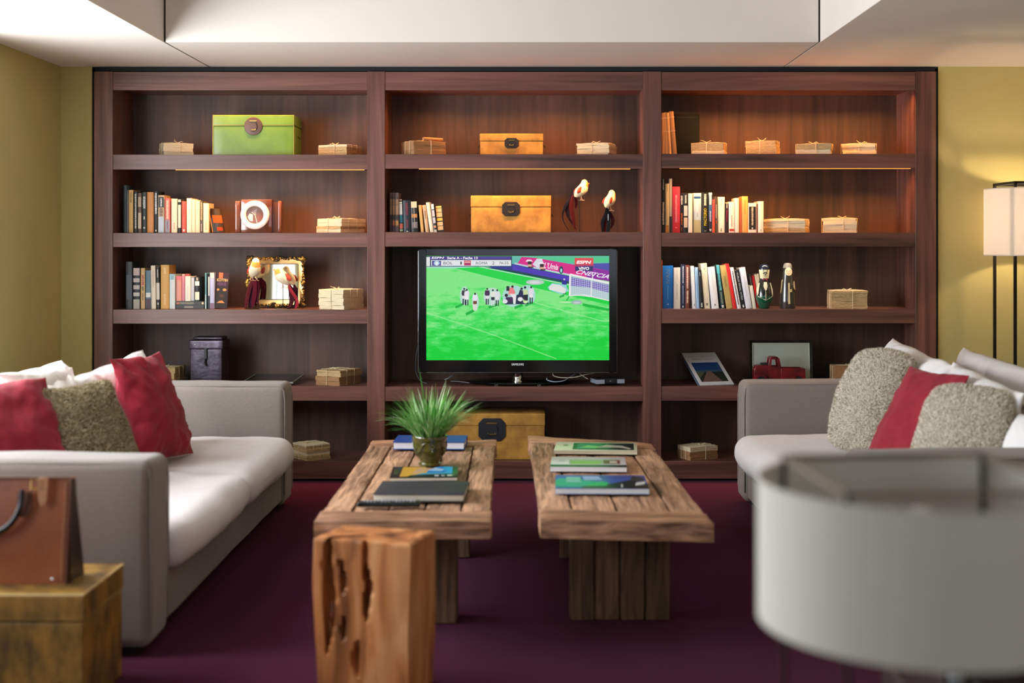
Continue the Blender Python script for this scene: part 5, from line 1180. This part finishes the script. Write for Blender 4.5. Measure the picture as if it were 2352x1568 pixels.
it = [('#b9c9c2', ell(1229, 648, 21, 6)), ('#d8d8dc', ell(1228, 648, 13, 3)), ('#8fd4d4', [(1258, 660), (1268, 650), (1300, 654), (1306, 668), (1290, 676), (1262, 666)]), ('#e2e0dc', [(1261, 658), (1270, 652), (1290, 656), (1300, 664), (1298, 674), (1262, 665)]), ('#9fb6b0', ell(1325, 694, 13, 5)), ('#c9cdd4', ell(1325, 695, 8, 2)),
      ('#a9c9c4', [(1309, 633), (1399, 652), (1399, 688), (1340, 680), (1309, 678)]), ('#6a5ab4', [(1311, 636), (1399, 654), (1399, 672), (1350, 660), (1311, 656)])]
for k in range(18): x = 1312+k*5; it.append(('#d9d9ec', line(x, 635+k*1.05, x, 678+k*.5, .7)))
for k in range(9): it.append(('#d9d9ec', line(1311, 639+k*4.4, 1399, 656+k*4.1, .7)))
it += [('#efe9ea', line(1309, 630, 1399, 650, 4.5)), ('#efe9ea', line(1309.5, 630, 1308.5, 680, 4)), ('#efe9ea', line(1359, 644, 1358, 680, 2)), ('#efe9ea', line(1308, 679, 1340, 677, 2)), ('#efe9ea', line(1340, 677, 1399, 690, 2.4)), ('#e9e4ea', line(1361, 625, 1361, 640, 2))]
shp('goal_and_net', it)
def dome(x, y): return [('#efe6ea', [(x-9, y), (x-5, y-4), (x+3, y-4), (x+8, y), (x+4, y+1), (x-5, y+1)]), ('#2a1420', rc(x-4, y, x+5, y+7)), ('#d8a88c', rc(x-4, y+7, x+5, y+12)), ('#3a1420', rc(x-3, y+12, x+9, y+15))]
shp('board_figures', dome(1216, 600)+[('#d8d8e4', [(1223, 607), (1233, 594), (1245, 594), (1249, 606), (1236, 616)])]+dome(1244, 606)); shp('ball_boy', [('#1b3c50', ell(1289, 620, 5, 9, 12)), ('#a6dcd8', ell(1289, 621, 2.4, 5, 10))])
shp('score_banner', [('#3a2a78', rc(980, 589, 1174, 597)), ('#14384c', rc(978, 588, 1176, 612)), ('#4a3690', rc(984, 589, 1174, 596)), ('#e6e2e2', rc(979, 590, 987.5, 611)), ('#e4e4e8', rc(990, 597, 1174, 610.5)), ('#5a4a94', rc(992, 598.5, 1013, 610)), ('#a8c9e4', ell(1003, 604, 7, 5.5, 14)), ('#e9f0f4', ell(1003, 605, 3.4, 4.5, 12)), ('#c0284c', rc(1066, 598, 1081.5, 609.5)), ('#eda8a8', rc(1067.5, 600, 1080, 603.5)), ('#9c2f78', rc(1069, 604.5, 1079, 608)),
                     ]); shp('channel_banner', [('#e2484c', rc(1320, 592, 1363, 610.5)), ('#b0345c', rc(1318, 607, 1364, 611)), ('#2c2468', rc(1321, 611.5, 1362, 622))])
ly = Y0-.00002*(LAY[0]+8)-.0004
def tt(s, h, px, py, ht, wd, nm, **k): a, b = q(px, py); return text(s, nm, E(h, .95), scr, (a, ly, b), FRONT, ht*sc, wd*sc, extrude=.0001, **k)
tt('ESPN', '#f4eef6', 1005.5, 591.8, 5, 29, 'score_lettering', shear=.2, bold=.03); tt('Serie A - Fecha 13', '#f4eef6', 1062, 592.2, 6, 70, 'score_lettering', bold=.03)
tt('BOL', '#3a3a44', 1029, 604, 6.4, 21, 'score_lettering'); tt('1', '#1c1c20', 1059, 604, 6.6, 3, 'score_lettering'); tt('ROMA', '#3a3a44', 1106.5, 604, 6.2, 27, 'score_lettering'); tt('2', '#1c1c20', 1133, 604, 7, 5, 'score_lettering'); tt('76:25', '#3a3a44', 1157, 603.6, 5.6, 22, 'score_lettering')
tt('ESPN', '#fff4f2', 1341, 602, 7.5, 34, 'channel_lettering', shear=.2, bold=.04); tt('VIVO', '#fff8fa', 1341, 616.5, 7, 25, 'channel_lettering', bold=.04)
o = tt("L'Umia", '#f6dcec', 1266, 611, 14, 33, 'board_lettering', shear=.25, bold=.02); o.rotation_euler = (R(90), R(9), 0)
o = tt('CNETCIA', '#f0e4f4', 1361, 629.5, 10, 76, 'board_lettering', shear=.5, bold=.02); o.rotation_euler = (R(90), R(9), 0)
a, b = q(1189, 836.5); text('SAMSUNG', 'maker_lettering', P('#d9dcde', .3), TV, (a, -.0006, b), FRONT, 5.2*sc, 28*sc, bold=.03)
g = MB(); a, b = q(1189, 0); zb = 7.5*sc
g.lathe([(.031, .016), (.031, .022), (.027, .026), (.027, .060), (.031, .066)], seg=32, T=Matrix.Translation((0, .045, 0))); g.build('chrome_neck', M_chrome, TV)
g = MB(); g.rbox(-.012, .012, .04, .07, .04, .16, .004, n=2); g.build('neck_bracket', M_mblack, TV)
g = MB(); g.lathe([(0, .004), (.285, .004), (.292, .009), (.285, .014), (.03, .017), (0, .017)], seg=64, T=Matrix.Translation((0, .13, 0)) @ Matrix.Scale(.56, 4, (0, 1, 0))); g.build('stand_base', M_pblack, TV)
for x in (-.26, .22): g = MB(); g.box(x, x+.03, -.008, .012, 0, .004) if False else g.box(x*.5, x*.5+.02, .0, .02, 0, .0042); g.build('base_foot', M_chrome, TV)
# set-top box and cables
Y = D+.055
t = thing('set_top_box', 'small dark set-top box with silver front corners, right of the television', 'set-top box', (X(1402, Y), Y, T[4]+.0006), R(14))
g = MB(); g.rbox(-.082, .082, 0, .12, .006, .036, .006, n=4); g.build('case', M_mblack, t)
g = MB(); g.box(-.082, -.035, -.003, .002, .009, .032); g.box(.04, .082, -.003, .002, .009, .032); g.box(-.084, -.0815, 0, .11, .009, .032); g.build('silver_trim', mat('silver_plastic', '#a6b0c2', .3, metal=.4), t)
g = MB(); g.box(-.005, .005, -.001, 0, .022, .024); g.build('power_light', P('#d6dce6', .3), t)
for x in (-.07, .07): g = MB(); g.box(x-.006, x+.006, .005, .017, 0, .006); g.build('rubber_foot', M_mblack, t)
def cable(label, pts, m, r_=.0028):
    Y_ = D+.0; P0 = [Vector((X(px, D+dy), D+dy, max(T[4]+.0035, Zp(py, D+dy)))) for px, py, dy in pts]; out = []
    for a in range(len(P0)-1):
        p_, q1, q2, n_ = P0[max(a-1, 0)], P0[a], P0[a+1], P0[min(a+2, len(P0)-1)]
        for k in range(8): u = k/8; out.append(.5*((2*q1)+(q2-p_)*u+(2*p_-5*q1+4*q2-n_)*u*u+(-p_+3*q1-3*q2+n_)*u**3))
    out.append(P0[-1]); c = out[0].copy(); g = MB(); g.tube([p-c for p in out], r_, seg=8); tag(g.build('cable', m, None, c), label, 'cable')
M_cab = P('#b4ad9c', .5); M_cabb = P('#8fa2b2', .4); M_cabk = P('#2a2d33', .4)
cable('pale cable looping from the television to the set-top box', [(1272, 852, .1), (1271, 862, .09), (1290, 867, .08), (1320, 866, .08), (1345, 860, .09), (1366, 856, .12)], M_cab)
cable('bluish cable looping lowest under the television', [(1256, 868, .08), (1258, 873, .07), (1275, 876.5, .05), (1295, 874, .06), (1308, 866, .1), (1322, 858, .14)], M_cabb)
cable('short pale cable crossing the longer one, left of the set-top box', [(1331, 857, .14), (1340, 864, .12), (1350, 870, .10)], M_cab)
cable('thin grey cable under the left corner of the television', [(1021, 872, .12), (1033, 866, .12), (1042, 859, .14)], M_cabb, .002)
cable('dark cable lying left of the television foot', [(1035, 875, .1), (1055, 876, .09), (1078, 879, .07)], P('#6d7078', .4), .0022)
cable('black cable hanging at the left edge of the television', [(958, 800, .12), (955, 830, .12), (956, 855, .12), (966, 874, .11), (980, 880, .1)], M_cabk, .003)

# ---------------------------------------------------------------- things on the left table
Z0 = TZ+.0035
o, hh = flatbook('blue hardback lying behind the plant pot', 902, 1067, 1019, 1036.5, 5.66, Z0, '#1f4391', d=.20, rot=-1)
o.children[0].data.materials[0] = P('#1f4391', .5)
# its pages face the room: swap so the white fore-edge shows
for c in list(o.children): bpy.data.objects.remove(c)
w_, h_, d_ = .311, .033, .20
g = MB(); g.box(-w_/2, w_/2, 0, d_, 0, .003); g.box(-w_/2, w_/2, 0, d_, h_-.003, h_); g.box(-w_/2, w_/2, d_-.003, d_, .003, h_-.003); g.build('cover', P('#1f4391', .5), o)
g = MB(); g.box(-w_/2+.004, w_/2-.004, .004, d_-.003, .003, h_-.003); g.build('pages', P('#dcdde6', .8), o)
# potted grass
t = thing('potted_grass', 'bushy green grass plant in an olive glazed pot with relief', 'potted plant', (X(987, 5.27), 5.27, Z0))
M_gl = mat('olive_glaze', '#5f5a1e', .1, coat=.8, var=.3, vs=12, h2='#403c12')
pot = [(0, 0), (.044, 0), (.046, .004), (.045, .009), (.038, .013), (.040, .02), (.052, .038), (.062, .06), (.066, .08), (.065, .095), (.067, .101), (.070, .104), (.0715, .116), (.070, .120), (.066, .120), (.063, .108), (.0, .106)]
g = MB(); g.lathe(pot, seg=56); pt_ = g.build('pot', M_gl, t)
g = MB()
def onpot(a, z, out=.003):
    for (r0, z0_), (r1, z1_) in zip(pot[1:], pot[2:]):
        if z0_ <= z <= z1_ and r0 > .03: r_ = r0+(r1-r0)*(z-z0_)/max(1e-6, z1_-z0_); break
    else: r_ = .06
    return Vector(((r_+out)*math.sin(R(a)), -(r_+out)*math.cos(R(a)), z))
for c0 in (15, 135, 255):
    for s in (-1, 1):
        g.tube([onpot(c0+s*k*4.6, .075+.022*math.sin(k/10*PI)-.0012*k*(k > 7)) for k in range(0, 13)], [.0028]*12+[.0038], seg=8)
    for k in range(3): p_ = onpot(c0, .062+k*.0125, .002); g.sphere(p_, .0045)
    for k in (-3, -2, -1, 0, 1, 2, 3): g.tube([onpot(c0+k*2, .030, .001), onpot(c0+k*5, .048-abs(k)*.002, .003), onpot(c0+k*7, .060-abs(k)*.004, .002)], [.0016, .0026, .001], seg=6)
    for k in range(4): p_ = onpot(c0+58+((-1)**k)*4, .03+k*.014, .002); g.sphere(p_, .0042)
g.build('relief', M_gl, pt_)
g = MB(); g.lathe([(0, .109), (.060, .109), (.063, .107)], seg=32, cap=False); g.build('soil', P('#1d1812', .9), t)
M_grass = furmat('grass_blades', ['#2a5a24', '#478a38', '#66a84a', '#86c064', '#b4dc94', '#d8ecc8'])
rs = random.Random(7); g = MB()
for i in range(640):
    a = rs.uniform(0, 2*PI); r0 = .05*math.sqrt(rs.random()); out = rs.random()**.5
    L_ = rs.uniform(.13, .235)*(1.0 if i > 8 else 1.3); sp = (.2+1.75*out)
    w0 = rs.uniform(.003, .0055); vs = []; fs = []; n = 7; p_ = Vector((r0*math.cos(a), r0*math.sin(a), .108)); el = PI/2-sp*.45; az = a+rs.uniform(-.5, .5); dr = rs.uniform(.1, 1.5)*out+.1
    for k in range(n+1):
        u = k/n; d_ = Vector((math.cos(el)*math.cos(az), math.cos(el)*math.sin(az), math.sin(el))); sd_ = Vector((-math.sin(az), math.cos(az), 0)); wd = w0*(1-u**2.2)+.0001
        vs += [p_-sd_*wd/2, p_+d_.cross(sd_)*wd*.18, p_+sd_*wd/2]; p_ = p_+d_*L_/n; el -= dr/n*(.4+1.2*u)
    for k in range(n): fs += [(k*3, k*3+1, k*3+4, k*3+3), (k*3+1, k*3+2, k*3+5, k*3+4)]
    g.add(vs, fs, 0, True)
for dx_, L_, w0 in ((-.012, .34, .0075), (.02, .28, .006), (.04, .25, .006)):
    vs = []; fs = []
    for k in range(9): u = k/8; z = .11+L_*.85*u; x = dx_+(-.03 if dx_ < 0 else .05)*u*u; wd = w0*(1-u**2)+.0002; vs += [(x-wd/2, -.03, z), (x, -.031, z), (x+wd/2, -.03, z)]
    for k in range(8): fs += [(k*3, k*3+1, k*3+4, k*3+3), (k*3+1, k*3+2, k*3+5, k*3+4)]
    g.add(vs, fs, 0, True)
fo = g.build('grass_blades', M_grass, t); fo['kind'] = 'stuff'
def magazine(label, xc, yc, w_, d_, th, rot, top, edge, pics, under=None, name='magazine', lift=.0):
    o = thing(name, label, 'magazine', (xc, yc, Z0+lift), R(rot))
    ms = [P(top, .25)]; g = MB(); g.rbox(-w_/2, w_/2, -d_/2, d_/2, th-.0012, th, .0005, n=2); g.box(-w_/2, w_/2, -d_/2, d_/2, 0, .001)
    for i, (x0, x1, y0, y1, c) in enumerate(pics):
        ms.append(P(c, .25)); k = .0002+.00012*i
        if isinstance(x0, list): g.add([(-w_/2+a*w_, -d_/2+b_*d_, th+k) for a, b_ in x0], [tuple(range(len(x0)))], i+1)
        else: g.box(-w_/2+x0*w_, -w_/2+x1*w_, -d_/2+y0*d_, -d_/2+y1*d_, th, th+k, i+1)
    g.build('cover', ms, o)
    g = MB(); g.box(-w_/2+.001, w_/2-.001, -d_/2+.001, d_/2-.001, .001, th-.0013); g.build('pages', P(edge, .7), o); return o
o = magazine('black magazine with yellow and blue cover picture, between pot and notebook', -.41, 5.04, .255, .25, .012, 3, '#14181a', '#d9d2c2',
 [(.04, .12, .3, .8, '#3f4f36'), ([(.14, .1), (.45, .12), (.6, .5), (.5, .95), (.16, .95)], 0, 0, 0, '#d6a640'), ([(.25, .1), (.95, .12), (.95, .3), (.55, .35), (.3, .22)], 0, 0, 0, '#1d2c2c'), ([(.30, .3), (.5, .55), (.65, .8), (.42, .9), (.36, .6)], 0, 0, 0, '#c7a27c'),
  ([(.52, .3), (.92, .34), (.92, .95), (.7, .95), (.55, .6)], 0, 0, 0, '#1f7fd0'), ([(.55, .62), (.75, .55), (.8, .7), (.66, .9)], 0, 0, 0, '#9fc4e0'), ([(.36, .25), (.8, .3), (.85, .42), (.5, .42)], 0, 0, 0, '#4aa3b8'), (.66, .72, .12, .2, '#e4e4e4'), (.76, .81, .13, .18, '#e4e4e4'), (.85, .92, .14, .2, '#e4e4e4')])
t = thing('notebook', 'thick black notebook with pale page edges, beside the remote', 'notebook', (-.385, 4.64, Z0), R(-1.5))
g = MB(); g.rbox(-.158, .158, -.125, .125, .0235, .0265, .001, n=3); g.box(-.158, .158, -.125, .125, 0, .002); g.box(-.158, .158, .1225, .125, .002, .0235); g.build('cover', mat('black_board', '#2f3238', .55, var=.25, vs=6), t)
g = MB(); g.rbox(-.155, .155, -.122, .122, .0021, .0234, .003, n=3); g.build('pages', mat('page_edges', '#ded9cc', .8, var=.15, vs=200, stretch=(.02, .02, 1)), t)
t = thing('remote_control', 'slim black remote control with rows of pale buttons', 'remote control', (-.482, 4.44, Z0), R(2))
g = MB(); g.rbox(-.108, .108, -.022, .022, 0, .018, .008, n=6); g.build('case', M_pblack, t)
g = MB()
for i in range(15):
    for j in range(3): x = -.088+i*.0122; g.box(x, x+.007, -.014+j*.0105, -.007+j*.0105, .0178, .0195, 0 if (i+j) % 4 else 1)
g.build('button', [P('#b9bcc2', .4), P('#5a5d63', .4)], t)
# right table
magazine('cream magazine with green and black cover picture, farthest of the three', .283, 5.66, .355, .24, .014, -4, '#d6d8b8', '#d8cfb4',
 [(.22, .96, .14, .9, '#20282a'), ([(.26, .2), (.5, .25), (.62, .6), (.5, .85), (.28, .8)], 0, 0, 0, '#3f7a66'), ([(.3, .35), (.5, .32), (.55, .5), (.4, .62)], 0, 0, 0, '#8fcf7e'), ([(.5, .35), (.78, .4), (.9, .2), (.93, .3), (.82, .6), (.62, .7)], 0, 0, 0, '#b8b4a0'), (.1, .15, .5, .7, '#8f9a78')])
magazine('white magazine with black stripe, middle of the three', .232, 5.24, .30, .25, .017, -2.5, '#e6e2e4', '#e9e7ea',
 [(0, 1, .02, .24, '#1f2126'), (.24, .92, .30, .74, '#a9b49c'), (.26, .66, .3, .55, '#94c455'), (.70, .92, .34, .68, '#7c4438'), (.78, .88, .4, .6, '#d6c4b8'), (.10, .18, .5, .8, '#cfc6cc')])
o = magazine('blue and green magazine with black and white figure, nearest of the three', .258, 4.79, .335, .27, .020, -1, '#4a63b4', '#dde4ee',
 [([(0, .03), (.42, .03), (.6, .35), (.36, .6), (.05, .75), (0, .6)], 0, 0, 0, '#19a080'), ([(.0, 0), (.28, 0), (.28, .12), (0, .16)], 0, 0, 0, '#0f4f9c'), ([(.28, 0), (1, 0), (1, .3), (.82, .62), (.55, .3), (.28, .15)], 0, 0, 0, '#1f2a2c'), ([(.3, .18), (.55, .2), (.58, .42), (.5, .5)], 0, 0, 0, '#1fae5c'),
  (.12, .28, .45, .85, '#7ab8b0'), ([(.32, .6), (.52, .62), (.48, .9), (.3, .9)], 0, 0, 0, '#9aa8e0'), ([(.82, .55), (.95, .5), (.99, .35), (.97, .8), (.86, .95)], 0, 0, 0, '#3a3c3a'), ([(.86, .2), (.96, .3), (.99, .52), (.88, .42)], 0, 0, 0, '#d4d6d0'), ([(.7, .05), (.72, .05), (.73, .3), (.71, .3)], 0, 0, 0, '#b9bcb8')])
